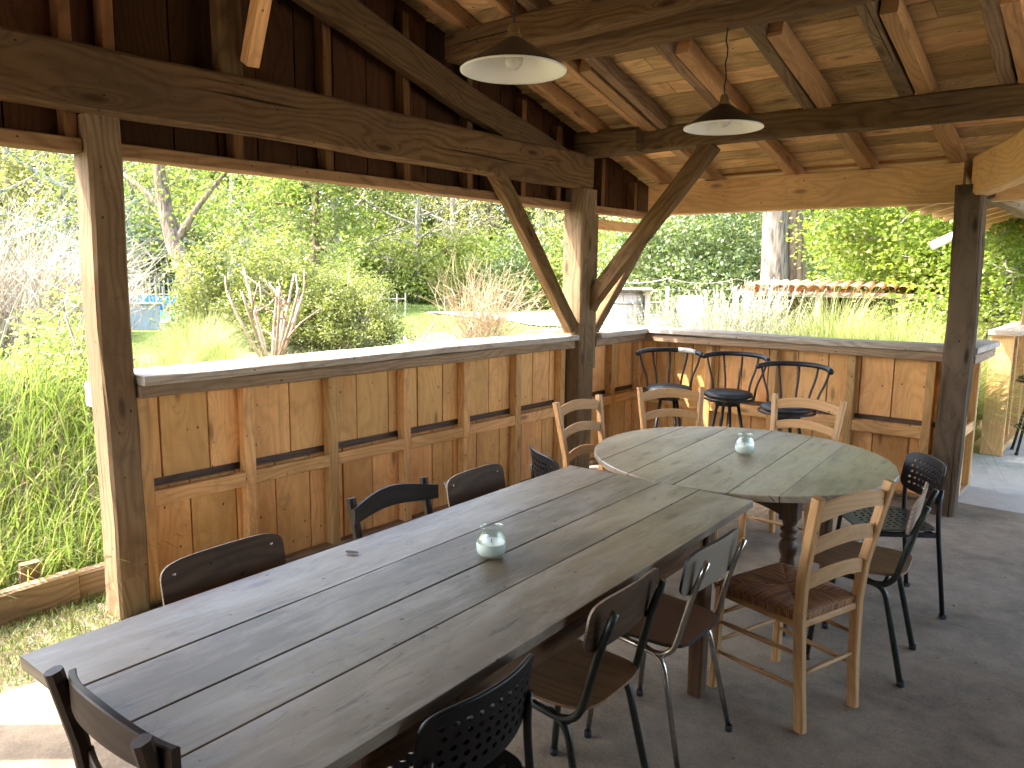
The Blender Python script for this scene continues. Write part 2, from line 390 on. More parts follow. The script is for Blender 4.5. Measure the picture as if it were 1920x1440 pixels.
def bulbmat():
    m,nt,b=newmat('bulb_glass'); b.inputs['Base Color'].default_value=(.85,.83,.72,1); b.inputs['Roughness'].default_value=.12; b.inputs['Transmission Weight'].default_value=.45; b.inputs['IOR'].default_value=1.3; return m
M['bulb']=bulbmat()
def rushmat():
    m,nt,b=newmat('rush_weave'); L=nt.links
    tc=N(nt,'ShaderNodeTexCoord'); mp=N(nt,'ShaderNodeMapping'); mp.inputs['Scale'].default_value=(3,1,1); L.new(tc.outputs['UV'],mp.inputs[0])
    sp=N(nt,'ShaderNodeSeparateXYZ'); L.new(tc.outputs['UV'],sp.inputs[0])
    nz=N(nt,'ShaderNodeTexNoise'); nz.inputs['Scale'].default_value=30; L.new(tc.outputs['UV'],nz.inputs[0])
    wv=math_(nt,'MULTIPLY_ADD',math_(nt,'SINE',math_(nt,'ADD',math_(nt,'MULTIPLY',sp.outputs[1],6.283*110),math_(nt,'MULTIPLY',nz.outputs[0],2.2))),.5,.5)
    n2=N(nt,'ShaderNodeTexNoise'); n2.noise_dimensions='2D'; n2.inputs['Scale'].default_value=1; m2=N(nt,'ShaderNodeMapping'); m2.inputs['Scale'].default_value=(6,90,1); L.new(tc.outputs['UV'],m2.inputs[0]); L.new(m2.outputs[0],n2.inputs[0])
    c=mixc(nt,ramp(nt,n2.outputs[0],[(.35,(0,0,0)),(.65,(1,1,1))]).outputs[0],(.15,.06,.018),(.55,.25,.075)); c=mixc(nt,math_(nt,'MULTIPLY',math_(nt,'SUBTRACT',1.0,wv),.75),c,(.04,.018,.008))
    L.new(c,b.inputs['Base Color']); b.inputs['Roughness'].default_value=.6
    bp=N(nt,'ShaderNodeBump'); bp.inputs['Strength'].default_value=.8; bp.inputs['Distance'].default_value=.004; L.new(wv,bp.inputs['Height']); L.new(bp.outputs[0],b.inputs['Normal']); return m
M['rush']=rushmat()
def concrete(name,c1,c2,sc=1.0,bump=.5):
    m,nt,b=newmat(name); L=nt.links; tc=N(nt,'ShaderNodeTexCoord')
    def nz(s,d=6,r=.6,di=0):
        q=N(nt,'ShaderNodeTexNoise'); q.inputs['Scale'].default_value=s*sc; q.inputs['Detail'].default_value=d; q.inputs['Roughness'].default_value=r; q.inputs['Distortion'].default_value=di; L.new(tc.outputs['Object'],q.inputs[0]); return q.outputs[0]
    a=nz(1.1,5,.6,.5); bb=nz(9,6,.7); f=nz(90,4,.7)
    k=math_(nt,'ADD',math_(nt,'MULTIPLY',a,.5),math_(nt,'ADD',math_(nt,'MULTIPLY',bb,.3),math_(nt,'MULTIPLY',f,.25)))
    c=ramp(nt,k,[(.40,c1),(.63,c2)]).outputs[0]
    sp=ramp(nt,nz(38,3,.8),[(.62,(0,0,0)),(.72,(1,1,1))]).outputs[0]
    c=mixc(nt,math_(nt,'MULTIPLY',sp,.55),c,tuple(x*.35 for x in c1)); L.new(c,b.inputs['Base Color']); b.inputs['Roughness'].default_value=.85
    bp=N(nt,'ShaderNodeBump'); bp.inputs['Strength'].default_value=bump; bp.inputs['Distance'].default_value=.006
    L.new(math_(nt,'ADD',bb,math_(nt,'MULTIPLY',f,.6)),bp.inputs['Height']); L.new(bp.outputs[0],b.inputs['Normal']); return m
M['floor']=concrete('worn_concrete',(.10,.075,.047),(.30,.24,.165))
M['paving']=concrete('light_concrete',(.36,.335,.29),(.50,.47,.42))
M['gravel']=concrete('pale_path',(.26,.23,.17),(.40,.36,.28),3,.8)
def ground():
    m,nt,b=newmat('garden_ground'); L=nt.links; tc=N(nt,'ShaderNodeTexCoord')
    def nz(s,d=5,r=.6):
        q=N(nt,'ShaderNodeTexNoise'); q.inputs['Scale'].default_value=s; q.inputs['Detail'].default_value=d; q.inputs['Roughness'].default_value=r; L.new(tc.outputs['Object'],q.inputs[0]); return q.outputs[0]
    g=ramp(nt,nz(14,6,.75),[(.3,(.06,.095,.02)),(.55,(.13,.18,.04)),(.75,(.21,.25,.07))]).outputs[0]
    s=ramp(nt,nz(8,6,.7),[(.3,(.20,.155,.10)),(.7,(.40,.33,.23))]).outputs[0]
    geo=N(nt,'ShaderNodeNewGeometry'); sp=N(nt,'ShaderNodeSeparateXYZ'); L.new(geo.outputs['Position'],sp.inputs[0])
    # bare soil only on the planted bank close to the shelter
    near=ramp(nt,math_(nt,'MULTIPLY_ADD',nz(.6,3),.25,math_(nt,'MULTIPLY',math_(nt,'ADD',sp.outputs[0],13.0),.12)),[(.40,(0,0,0)),(.52,(1,1,1))]).outputs[0]
    patch=ramp(nt,nz(.9,4),[(.42,(0,0,0)),(.52,(1,1,1))]).outputs[0]
    L.new(mixc(nt,math_(nt,'MULTIPLY',near,patch),g,s),b.inputs['Base Color']); b.inputs['Roughness'].default_value=.95; b.inputs['Specular IOR Level'].default_value=.1
    bp=N(nt,'ShaderNodeBump'); bp.inputs['Strength'].default_value=1; bp.inputs['Distance'].default_value=.05; L.new(nz(30,5,.8),bp.inputs['Height']); L.new(bp.outputs[0],b.inputs['Normal']); return m
M['ground']=ground()
def bark(name,c1,c2,sc=1):
    m,nt,b=newmat(name); L=nt.links; tc=N(nt,'ShaderNodeTexCoord'); mp=N(nt,'ShaderNodeMapping'); mp.inputs['Scale'].default_value=(16*sc,16*sc,2.2*sc); L.new(tc.outputs['Object'],mp.inputs[0])
    q=N(nt,'ShaderNodeTexNoise'); q.inputs['Scale'].default_value=1; q.inputs['Detail'].default_value=6; q.inputs['Distortion'].default_value=.6; L.new(mp.outputs[0],q.inputs[0])
    L.new(ramp(nt,q.outputs[0],[(.38,c1),(.6,c2)]).outputs[0],b.inputs['Base Color']); b.inputs['Roughness'].default_value=.9
    bp=N(nt,'ShaderNodeBump'); bp.inputs['Strength'].default_value=1; bp.inputs['Distance'].default_value=.03; L.new(q.outputs[0],bp.inputs['Height']); L.new(bp.outputs[0],b.inputs['Normal']); return m
M['bark']=bark('oak_bark',(.09,.07,.055),(.27,.225,.18)); M['bark2']=bark('grey_bark',(.15,.13,.105),(.42,.38,.32)); M['bark3']=bark('brown_bark',(.09,.06,.04),(.23,.16,.11))
M['twig']=plain('pale_twig',(.42,.37,.30),.8,0,.3,.25,8)
M['cane']=plain('cut_cane',(.34,.24,.17),.7,0,.3,.35,14)
M['leaf_lime']=leafmat('lime_leaf',(0.076,0.126,0.018),(0.269,0.336,0.059),.5)
M['leaf_green']=leafmat('green_leaf',(0.12,0.165,0.04),(0.34,0.38,0.11),.45)
M['leaf_dark']=leafmat('dark_leaf',(0.06,0.095,0.035),(0.20,0.25,0.09),.3,.4,.5)
M['leaf_olive']=leafmat('olive_leaf',(0.202,0.210,0.067),(0.462,0.437,0.168),.45)
M['leaf_grey']=leafmat('grey_leaf',(0.168,0.202,0.109),(0.386,0.403,0.277),.35)
M['leaf_shrub']=leafmat('shrub_leaf',(0.076,0.101,0.025),(0.28,0.29,0.085),.4)
M['grass']=leafmat('grass_blade',(0.040,0.068,0.014),(0.235,0.285,0.085),.45,.45,c0=(.30,.23,.12))
M['grass_pale']=leafmat('pale_grass_blade',(0.059,0.084,0.021),(0.38,0.41,0.15),.45,.45,c0=(.40,.33,.19))
M['drytwig']=leafmat('dry_stem',(.26,.21,.14),(.52,.45,.34),.1,.8)
M['reddry']=leafmat('russet_stem',(.32,.22,.12),(.55,.42,.28),.3,.8)
M['tile']=plain('terracotta_tile',(.46,.25,.14),.8,0,.3,.4,6,.3)
M['tile_pale']=plain('pale_roof_tile',(.50,.34,.25),.85,0,.3,.3,9,.2)
M['blue']=plain('pool_cover_blue',(.04,.26,.70),.4,0,.5,.1,3)
M['wall_pale']=plain('pale_render',(.52,.47,.40),.9,0,.2,.1,3)
M['greywall']=plain('grey_liner',(.30,.33,.36),.8,0,.3,.15,2)
M['wire']=plain('rope_wire',(.42,.38,.32),.7)
M['metalhoop']=plain('barrel_hoop',(.22,.21,.20),.5,.6,.5,.3,10)
def water():
    m,nt,b=newmat('pool_water'); b.inputs['Base Color'].default_value=(.10,.50,.50,1); b.inputs['Roughness'].default_value=.5; return m
M['water']=water()
# ------------------------------------------------------------ ground, floor
def ss(t): t=np.clip(t,0,1); return t*t*(3-2*t)
def hgt(x,y):
    x=np.asarray(x,float); y=np.asarray(y,float)
    dl=-4.22-x; df=np.minimum(y-6.75,-1.45-x)
    d=np.maximum(dl,df)
    top=.60+.28*ss((3.5-y)/3)*ss((x+12)/4)
    h=top*ss(d/2.3)
    far=ss((np.hypot(x,y)-15)/6)*ss((-x-1.35*y+3)/4)
    h=h-.33*far
    h=h+.04*np.sin(x*1.7+1)*np.cos(y*1.3)*ss(d/3)
    rightp=ss((x+1.2)/1.0)*ss((y-14)/4); h=h+.3*rightp
    return h
def gz(x,y): return float(hgt(x,y))
def axis(a,b,f0,f1,fs,cs):
    return np.unique(np.concatenate([np.arange(a,f0,cs),np.arange(f0,f1,fs),np.arange(f1,b+cs,cs)]))
gx=axis(-400,400,-40,8,1.0,30); gx=np.unique(np.concatenate([gx,np.arange(-14,-1,.22)])); gy=axis(-400,400,-8,44,1.0,30); gy=np.unique(np.concatenate([gy,np.arange(-3,14,.22)]))
GX,GY=np.meshgrid(gx,gy,indexing='ij'); GZ=hgt(GX,GY)-.02
slab=(GX>-3.6)&(GY<7.2)|((GX>-1.6)&(GY<14)&(GY>5))|(GY<-6.5); GZ=np.where(slab,-.12,GZ)
V=np.stack([GX,GY,GZ],-1).reshape(-1,3); ny=len(gy)
F=[(i*ny+j,(i+1)*ny+j,(i+1)*ny+j+1,i*ny+j+1) for i in range(len(gx)-1) for j in range(ny-1)]
g=MB(); g.add(V,F,None,.5,0,True); tag(g.build('ground',M['ground']),kind='structure')
def prism(mb,poly,z0,z1,mi=0,tint=.5):
    n=len(poly); V=[(x,y,z0) for x,y in poly]+[(x,y,z1) for x,y in poly]
    F=[tuple(range(n-1,-1,-1)),tuple(range(n,2*n))]+[(i,(i+1)%n,n+(i+1)%n,n+i) for i in range(n)]
    mb.add(V,F,None,tint,mi)
g=MB(); prism(g,[(-3.40,-7),(7,-7),(7,6.5),(-3.99,6.5),(-3.99,1.42),(-3.40,1.42)],-.3,0); tag(g.build('floor',M['floor']),kind='structure')
g=MB(); prism(g,[(-1.32,6.504),(7.004,6.504),(7.004,-7.004),(-7,-7.004),(-7,-16),(20,-16),(20,15),(-1.32,15)],-.3,-.004); tag(g.build('passage_bounce_paving',M['paving']),kind='structure')  # visible passage plus unseen pale ground added right and behind to bounce light
# lawn strip beside the slab
def blades(mb,pts,h,w,lean,tint=(0,1),seg=3,hvar=.35,mi=0,dirbias=None,droop=.6):
    for (x,y,z) in pts:
        L=h*(1+random.uniform(-hvar,hvar)); a=random.uniform(0,2*PI)
        if dirbias is not None and random.random()<.7: a=dirbias+random.gauss(0,.6)
        ln=lean*random.uniform(.2,1.3); dx,dy=math.cos(a),math.sin(a); px,py=-dy,dx
        V=[];F=[]
        ww=w*random.uniform(.6,1.3)
        for k in range(seg+1):
            t=k/seg; r=ln*L*t**1.6; zz=z+L*(t-droop*ln*.5*t*t*t)
            cw=ww*(1-t**1.5)*.5+ww*.04
            V.append((x+dx*r+px*cw,y+dy*r+py*cw,zz)); V.append((x+dx*r-px*cw,y+dy*r-py*cw,zz))
        F=[(2*k,2*k+1,2*k+3,2*k+2) for k in range(seg)]
        mb.add(V,F,None,random.uniform(*tint),mi,True)
g=MB()
pts=[]
for _ in range(9000):
    x=random.uniform(-4.12,-3.40); y=random.uniform(-.3,2.0)
    pts.append((x,y,-.02+.02))
blades(g,pts,.035,.005,.9,seg=2)
g2=g.build('lawn_strip',M['grass']); tag(g2,kind='stuff',label='short sunlit grass strip between the concrete and the timber edging',cat='grass')
g=MB(); prism(g,[(-4.3,-6),(-3.40,-6),(-3.40,1.42),(-3.99,1.42),(-3.99,3),(-4.3,3)],-.3,-.012); tag(g.build('lawn_soil',M['ground']),kind='structure')
# sleeper edging
t=empty('timber_edging',(-4.15,.2,0),0,'weathered timber sleeper edging holding back the grassy bank','edging')
MB().beam((.05,-3.5,.05),(0.02,1.2,.06),.075,.19,(0,0,1),.012,.008).build('sleeper',M['ledger'],t)
MB().beam((.0,1.21,.055),(-.02,3.2,.06),.075,.19,(0,0,1),.012,.008).build('sleeper',M['ledger'],t)
MB().beam((-.07,1.02,-.05),(-.07,1.02,.23),.09,.05,(1,0,0),.01,.003).build('stake',M['ledger'],t)

# ------------------------------------------------------------ the pavilion
PV=empty('timber_pavilion',(-3.7,1.5,0),0,'open timber dining shelter with half height plank walls and exposed rafters','shelter')
PVL=Vector((-3.7,1.5,0))
def P_(mb,name,mat,parent=None):
    o=mb.build(name,mat,parent if parent is not None else PV,origin=None)
    if parent is None: o.location=-PVL
    return o
B=lambda: MB()
# posts
P_(B().beam((-3.775,1.505,0),(-3.775,1.505,2.385),.15,.17,(1,0,0),.012,.006,tint=.75),'post',M['post'])
p2=P_(B().beam((-3.72,5.245,0),(-3.72,5.245,2.385),.205,.20,(1,0,0),.014,.006,tint=.55),'post',M['post'])
P_(B().beam((-3.70,5.40,.90),(-3.70,5.40,2.2),.07,.08,(1,0,0),.006,.003,tint=.6),'post_plank',M['post'])
rp=P_(B().beam((-1.05,6.125,0),(-1.05,6.125,2.33),.17,.175,(1,0,0),.02,.009,tint=.6),'post',M['darkpost'])
for (x,y) in [(-3.775,.06),(-3.775,-2.4),(3.4,1.5),(3.4,5.25),(3.4,-2.4),(0.3,-2.4)]:
    P_(B().beam((x,y,0),(x,y,2.385),.16,.17,(1,0,0),.012,.005),'post',M['post'])
P_(B().beam((-.01,3.63,0),(-.01,3.63,2.245),.15,.15,(1,0,0),.012,.005),'post',M['post'])
P_(B().beam((-3.69,-2.6,2.525),(-3.69,5.31,2.525),.10,.28,(0,0,1),.016,.006,tint=.62),'tie_beam',M['beam'])
P_(B().beam((-3.705,5.02,2.545),(-3.705,2.1,3.375),.095,.19,(0,0,1),.012,.010,tint=.45),'principal_rafter',M['beam'])
P_(B().beam((-3.705,-1.0,2.545),(-3.705,1.9,3.375),.095,.19,(0,0,1),.012,.010,tint=.45),'principal_rafter',M['beam'])
P_(B().beam((-3.71,2.13,2.62),(-3.71,2.13,3.6),.13,.09,(1,0,0),.012,.006,tint=.3),'king_post',M['beam'])
P_(B().beam((-3.63,2.21,2.735),(-3.16,2.14,3.54),.085,.07,(0,1,0),.008,.003,tint=.95),'ridge_brace',M['stud'])
P_(B().beam((-3.69,4.13,2.43),(-3.69,5.12,1.26),.09,.115,(0,1,.8),.008,.005,tint=.5),'brace',M['beam'])
P_(B().beam((-2.62,5.34,2.66),(-3.68,5.33,1.42),.10,.125,(-1,0,1),.008,.005,tint=.5),'brace',M['beam'])
P_(B().beam((-3.74,5.42,1.12),(-3.74,6.42,2.16),.07,.09,(0,-1,1),.006,.004,tint=.6),'brace',M['beam'])
# cross beam, purlins, ridge
P_(B().beam((-3.76,5.33,2.735),(3.6,5.33,2.69),.15,.165,(0,0,1),.014,.006,tint=.35),'cross_beam',M['beam'])
P_(B().beam((-3.74,5.255,2.745),(-3.16,5.255,2.737),.16,.185,(0,0,1),.03,.014,tint=.3),'beam_stub',M['beam'])
P_(B().beam((-3.68,3.715,3.135),(3.6,3.715,3.15),.14,.17,(0,0,1),.012,.006,tint=.55),'purlin',M['beam'])
P_(B().beam((-3.3,3.885,3.055),(3.6,3.885,3.06),.16,.15,(0,0,1),.035,.014,tint=.7),'purlin',M['beam'])
P_(B().beam((-3.68,.385,3.135),(3.6,.385,3.15),.14,.17,(0,0,1),.012,.006),'purlin',M['beam'])
P_(B().beam((-3.75,2.05,3.60),(3.6,2.05,3.60),.12,.17,(0,0,1),.012,.005),'ridge_beam',M['beam'])
P_(B().beam((-3.72,-2.15,2.46),(3.6,-2.15,2.46),.14,.2,(0,0,1),.012,.005),'wall_plate',M['beam'])
P_(B().beam((-3.67,6.31,2.3725),(-1.14,6.31,2.3725),.12,.275,(0,0,1),.006,.004,tint=.7),'header_beam',M['header'])
P_(B().beam((-0.96,6.31,2.3725),(3.6,6.31,2.3725),.12,.275,(0,0,1),.006,.004,tint=.7),'header_beam',M['header'])
P_(B().beam((-0.985,6.11,2.385),(0.02,3.56,2.385),.13,.27,(0,0,1),.02,.008,tint=.95),'hip_beam',M['header'])
P_(B().beam((-3.5,6.45,2.62),(3.6,6.44,2.62),.05,.12,(0,0,1),.006,.003),'wall_plate',M['rafter'])
# rafters
tn=.277
def zb(y): return 2.52+tn*(6.25-y) if y>2.05 else 2.52+tn*(y+2.15)
sdir=(0,tn,1)
def rafter(x,y0,y1,w,h,mat,tint=None,dz=0.0,name='rafter'):
    P_(B().beam((x,y0,zb(y0)+h/2/math.cos(.27)+dz),(x,y1,zb(y1)+h/2/math.cos(.27)+dz),w,h,(0,0,1),.006,.004,tint=tint),name,mat)
ors=[-3.08,-2.37,-1.80,-1.21,-0.68,-0.08,.52,1.12,1.72,2.32,2.92]
for x in ors:
    rafter(x+random.uniform(-.01,.01),6.95,4.45+random.uniform(-.15,.08),.088,.103,M['rafter'])
    if x>-3.0: rafter(x-.095,5.30,2.08,.082,.10,M['oldrafter'],dz=.003)
rafter(-2.985,5.30,2.08,.07,.10,M['oldrafter'],dz=.003); rafter(-3.17,5.30,2.08,.06,.10,M['rafter'],dz=.003)
rafter(-3.56,6.95,2.08,.075,.103,M['rafter'],.4)
for x in [-3.56]+ors: rafter(x,-2.9,2.02,.08,.10,M['oldrafter'])
for x in (-2.62,-2.05,-1.47): # short blocks under the boards near the cross beam
    pass
# roof boards: one mesh per slope
def slope(y0,y1,x0,x1,name):
    mb=MB(); n=int(abs(y1-y0)/.158); s=(y1-y0)/n
    for i in range(n):
        a=y0+s*i; b=y0+s*(i+1); ym=(a+b)/2; z=zb(ym)+.108+.016
        xs_=[x0]+sorted(random.uniform(x0+.4,x1-.4) for _ in range(2))+[x1]
        for k in range(3):
            if xs_[k+1]-xs_[k]<.05: continue
            mb.beam((xs_[k]+.002,ym,z),(xs_[k+1]-.002,ym,z),abs(s)/math.cos(.27)-random.uniform(.007,.012),.022,(0,tn if ym>2.05 else -tn,1),.002,0)
    P_(mb,name,M['roofboard'])
slope(2.10,6.98,-4.02,3.9,'roof_boarding'); slope(2.00,-2.95,-4.02,3.9,'roof_boarding')
def shell(y0,y1,name):
    mb=MB(); z0=zb(y0)+.108+.030; z1=zb(y1)+.108+.030
    V=[(-4.08,y0,z0),(3.98,y0,z0),(3.98,y1,z1),(-4.08,y1,z1)]; V+=[(a,b,c+.05) for a,b,c in V]
    mb.add(V,[(0,3,2,1),(4,5,6,7),(0,1,5,4),(1,2,6,5),(2,3,7,6),(3,0,4,7)]); mb.m[0]=1; P_(mb,name,[M['tile'],M['gable']])
shell(2.06,7.05,'roof_covering'); shell(2.04,-3.05,'roof_covering')
# gable wall cladding above the opening
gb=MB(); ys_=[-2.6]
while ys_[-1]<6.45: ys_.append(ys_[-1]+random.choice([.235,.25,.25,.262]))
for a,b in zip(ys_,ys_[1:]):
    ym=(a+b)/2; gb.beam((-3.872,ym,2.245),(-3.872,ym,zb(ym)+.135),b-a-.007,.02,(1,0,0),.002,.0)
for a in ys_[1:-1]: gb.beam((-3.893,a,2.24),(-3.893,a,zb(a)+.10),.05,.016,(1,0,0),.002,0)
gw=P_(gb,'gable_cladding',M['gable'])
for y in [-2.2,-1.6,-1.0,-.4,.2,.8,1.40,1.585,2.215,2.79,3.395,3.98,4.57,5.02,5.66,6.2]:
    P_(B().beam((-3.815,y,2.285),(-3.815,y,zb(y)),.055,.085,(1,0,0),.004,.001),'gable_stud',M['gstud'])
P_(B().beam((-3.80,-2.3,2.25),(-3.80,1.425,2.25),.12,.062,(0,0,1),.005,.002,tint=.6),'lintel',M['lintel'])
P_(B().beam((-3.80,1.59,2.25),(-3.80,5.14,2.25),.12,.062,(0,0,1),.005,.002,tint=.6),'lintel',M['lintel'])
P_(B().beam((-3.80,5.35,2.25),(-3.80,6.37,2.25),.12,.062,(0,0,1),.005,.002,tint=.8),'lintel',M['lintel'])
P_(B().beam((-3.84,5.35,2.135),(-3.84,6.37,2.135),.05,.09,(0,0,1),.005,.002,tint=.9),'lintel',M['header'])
# half walls
def halfwall(name,along,a0,a1,face,out,studs,seams,mid,zt=1.155):
    """along='y': wall in the plane x=face, boards outside (out=-1)"""
    mb=MB(); s=sorted(seams)
    def bm(m,a,b,off0,off1,z0,z1,mode,**k):
        c=face+out*(off0+off1)/2; w=abs(off1-off0)
        if mode=='v':   # upright piece between a..b
            mm=(a+b)/2; p=(c,mm) if along=='y' else (mm,c)
            up=(1,0,0) if along=='y' else (0,1,0)
            m.beam((p[0],p[1],z0),(p[0],p[1],z1),b-a,w,up,k.get('ch',.003),k.get('wob',0),None,1,0,k.get('tint'))
        else:
            p0=(c,a) if along=='y' else (a,c); p1=(c,b) if along=='y' else (b,c)
            m.beam((p0[0],p0[1],(z0+z1)/2),(p1[0],p1[1],(z0+z1)/2),w,z1-z0,(0,0,1),k.get('ch',.003),k.get('wob',0),None,1,0,k.get('tint'))
    for a,b in zip(s,s[1:]):
        g_=random.uniform(.0025,.0055); bm(mb,a+g_,b-g_,0+random.uniform(0,.002),.022,mid[1]+.048,zt-.01,'v',ch=.002,wob=.0008)
    s2=[s[0]]
    for a,b in zip(s,s[1:]): s2.append(min(s[-1],(a+b)/2+random.uniform(-.03,.03)))
    s2.append(s[-1])
    for a,b in zip(s2,s2[1:]):
        if b-a<.03: continue
        g_=random.uniform(.0025,.0055); bm(mb,a+g_,b-g_,0+random.uniform(0,.002),.022,.015,mid[1]+.003,'v',ch=.002,wob=.0008)
    root=P_(mb,name,M['board'])
    mb=MB()
    for a in s: bm(mb,max(a0,a-.03),min(a1,a+.03),.026,.042,mid[1]+.03,zt-.01,'v')
    bm(mb,a0,a1,.0255,.044,.015,mid[1]+.025,'h')  # unseen outer sheet added to stop sunlight through the lower board gaps
    def ch(mb,n,mt):
        o=mb.build(n,mt,root); return o
    m=MB(); bm(m,a0,a1,.0232,.0252,mid[1]-.05,mid[1]+.10,'h',ch=.0002); ch(m,'recess_shade_board',M['walnut'])  # aged board, with the slot's shade put into its dark colour
    ch(mb,'battens_and_light_stop',M['greywood'])
    for y in studs:
        m=MB(); bm(m,y-.031,y+.031,-.07,-.0015,.03,1.085,'v',ch=.004,wob=.001); ch(m,'stud',M['stud'])
    ed=[a0]+[y for y in sorted(studs) if a0<y<a1]+[a1]
    for a,b in zip(ed,ed[1:]):
        if b-a<.12: continue
        m=MB(); bm(m,a+(.033 if a!=a0 else 0),b-(.033 if b!=a1 else 0),-.066,-.040,mid[0]+random.uniform(-.006,.006),mid[1],'h',ch=.004,wob=.001,tint=random.uniform(.5,1)); ch(m,'middle_rail',M['stud'])
    m=MB(); bm(m,a0,a1,-.066,-.002,.002,.03,'h',ch=.004); ch(m,'sill',M['ledger'])
    m=MB(); bm(m,a0,a1,-.15,-.072,1.085,1.153,'h',ch=.008,wob=.004); ch(m,'ledger',M['ledger'])
    m=MB(); bm(m,a0,a1,-.0715,-.001,1.087,1.150,'h',ch=.003,wob=.0); ch(m,'ledger_backing',M['ledger'])
    return root
r1=halfwall('half_wall','y',1.585,5.14,-3.81,-1,[1.625,2.19,2.75,3.345,3.92,4.50,5.08],[1.585,1.73,1.99,2.24,2.49,2.74,2.98,3.24,3.5,3.74,3.98,4.23,4.48,4.76,4.98,5.14],(.52,.60))
r2=halfwall('half_wall','y',5.45,6.42,-3.81,-1,[5.86,6.33],[5.45,5.62,5.82,6.05,6.28,6.42],(.52,.60))
r3=halfwall('half_wall','x',-3.80,-1.14,6.42,1,[-3.50,-3.05,-2.46,-1.82,-1.25],[-3.8,-3.62,-3.43,-3.24,-2.98,-2.76,-2.52,-2.27,-2.02,-1.765,-1.52,-1.27,-1.14],(.48,.56))
for r,args in ((r1,((-3.795,1.585,1.18),(-3.795,5.135,1.18),.35)),(r2,((-3.81,5.46,1.18),(-3.81,6.24,1.18),.38))):
    MB().beam(*args,.046,(0,0,1),.006,.004,tint=.7).build('rail_cap',M['cap'],r)
MB().beam((-4.0,6.37,1.1805),(-1.14,6.37,1.1805),.25,.047,(0,0,1),.006,.004,tint=.6).build('rail_cap',M['cap'],r3)
# short return wall on the right of the dark post
r4=halfwall('half_wall','y',6.25,7.1,-1.10,-1,[6.60,7.02],[6.25,6.5,6.75,7.0,7.1],(.48,.56))
MB().beam((-1.07,6.23,1.181),(-1.07,7.2,1.181),.26,.047,(0,0,1),.006,.003,tint=.5).build('rail_cap',M['cap'],r4)
r6=halfwall('half_wall','y',-2.3,-.03,-3.81,-1,[-1.9,-1.3,-.7,-.1],list(np.arange(-2.3,-.05,.252))+[-.03],(.52,.60))
MB().beam((-3.795,-2.3,1.18),(-3.795,-.03,1.18),.35,.046,(0,0,1),.006,.004,tint=.7).build('rail_cap',M['cap'],r6)
# unseen walls added behind and right of the viewpoint to block light
bk=MB()
for i in range(21):
    y=-2.5+i*.25; bk.beam((1.9,y+.125,0),(1.9,y+.125,zb(y+.125)+.08),.246,.022,(1,0,0),.002,0)
P_(bk,'added_side_wall',M['gable'])
bk=MB()
for i in range(12):
    x=-1.1+i*.25; bk.beam((x+.125,-2.5,0),(x+.125,-2.5,zb(-2.5)+.08),.246,.022,(0,1,0),.002,0)
P_(bk,'added_rear_wall',M['gable'])

# ------------------------------------------------------------ neighbouring shelter beyond the passage
NB=empty('neighbour_shelter',(-1.1,8.5,0),0,'second timber shelter beyond the passage with exposed rafter tails','shelter')
NBL=Vector((-1.1,8.5,0))
def Q_(mb,name,mat,parent=None):
    o=mb.build(name,mat,parent if parent is not None else NB)
    if parent is None: o.location=-NBL
    return o
Q_(B().beam((-1.0,6.24,2.365),(-1.0,15,2.365),.13,.23,(0,0,1),.015,.008,tint=.6),'wall_plate',M['post'])
pw=Q_(B().box(-1.19,-1.0,8.5,8.545,.0,1.165,'z',.004,.9),'wall_end_board',M['header'])
for i in range(13):
    pass
mb=MB()
for i in range(22): mb.beam((-1.17,8.55+.25*i+.125,.01),(-1.17,8.55+.25*i+.125,1.16),.243,.02,(1,0,0),.002,0)
Q_(mb,'half_wall',M['board'])
for i in range(8): Q_(B().box(-1.155,-1.06,8.60+.7*i,8.66+.7*i,.02,1.1,'z',.004),'stud',M['stud'])
Q_(B().beam((-1.08,8.55,.035),(-1.08,14,.035),.14,.06,(0,0,1)),'sill',M['stud'])
Q_(B().beam((-1.08,8.47,1.19),(-1.08,14,1.19),.27,.046,(0,0,1),.005,.003,tint=.3),'rail_cap',M['cap'])
Q_(B().beam((-1.0,9.6,1.2135),(-1.0,9.6,2.25),.15,.15,(1,0,0),.012,.004),'post',M['post'])
Q_(B().beam((-1.0,14.5,0),(-1.0,14.5,2.25),.15,.15,(1,0,0),.012,.004),'post',M['post'])
for i in range(15):
    y=7.25+.47*i; z0=2.30
    Q_(B().beam((-1.72,y,z0),(1.2,y,z0+2.92*.27),.06,.10,(0,0,1),.005,.002),'rafter',M['header'])
mb=MB()
V=[(-1.78,7.05,2.345),(1.4,7.05,2.345+3.18*.27),(1.4,14.2,2.345+3.18*.27),(-1.78,14.2,2.345)]; V+=[(a,b,c+.06) for a,b,c in V]
mb.add(V,[(0,3,2,1),(4,5,6,7),(0,1,5,4),(1,2,6,5),(2,3,7,6),(3,0,4,7)],[[(v[1],v[0]*1.0) for v in [V[k] for k in f]] for f in [(0,3,2,1),(4,5,6,7),(0,1,5,4),(1,2,6,5),(2,3,7,6),(3,0,4,7)]])
Q_(mb,'roof',M['gable'])
mb=MB().tube([(-1.86,10.4,2.22),(-1.84,10.38,2.235),(-2.13,10.2,2.075)],.052,14); 
Q_(MB().tube([(-1.80,10.40,2.26),(-2.12,10.2,2.07)],.052,14),'drain_pipe',M['whitepaint'])
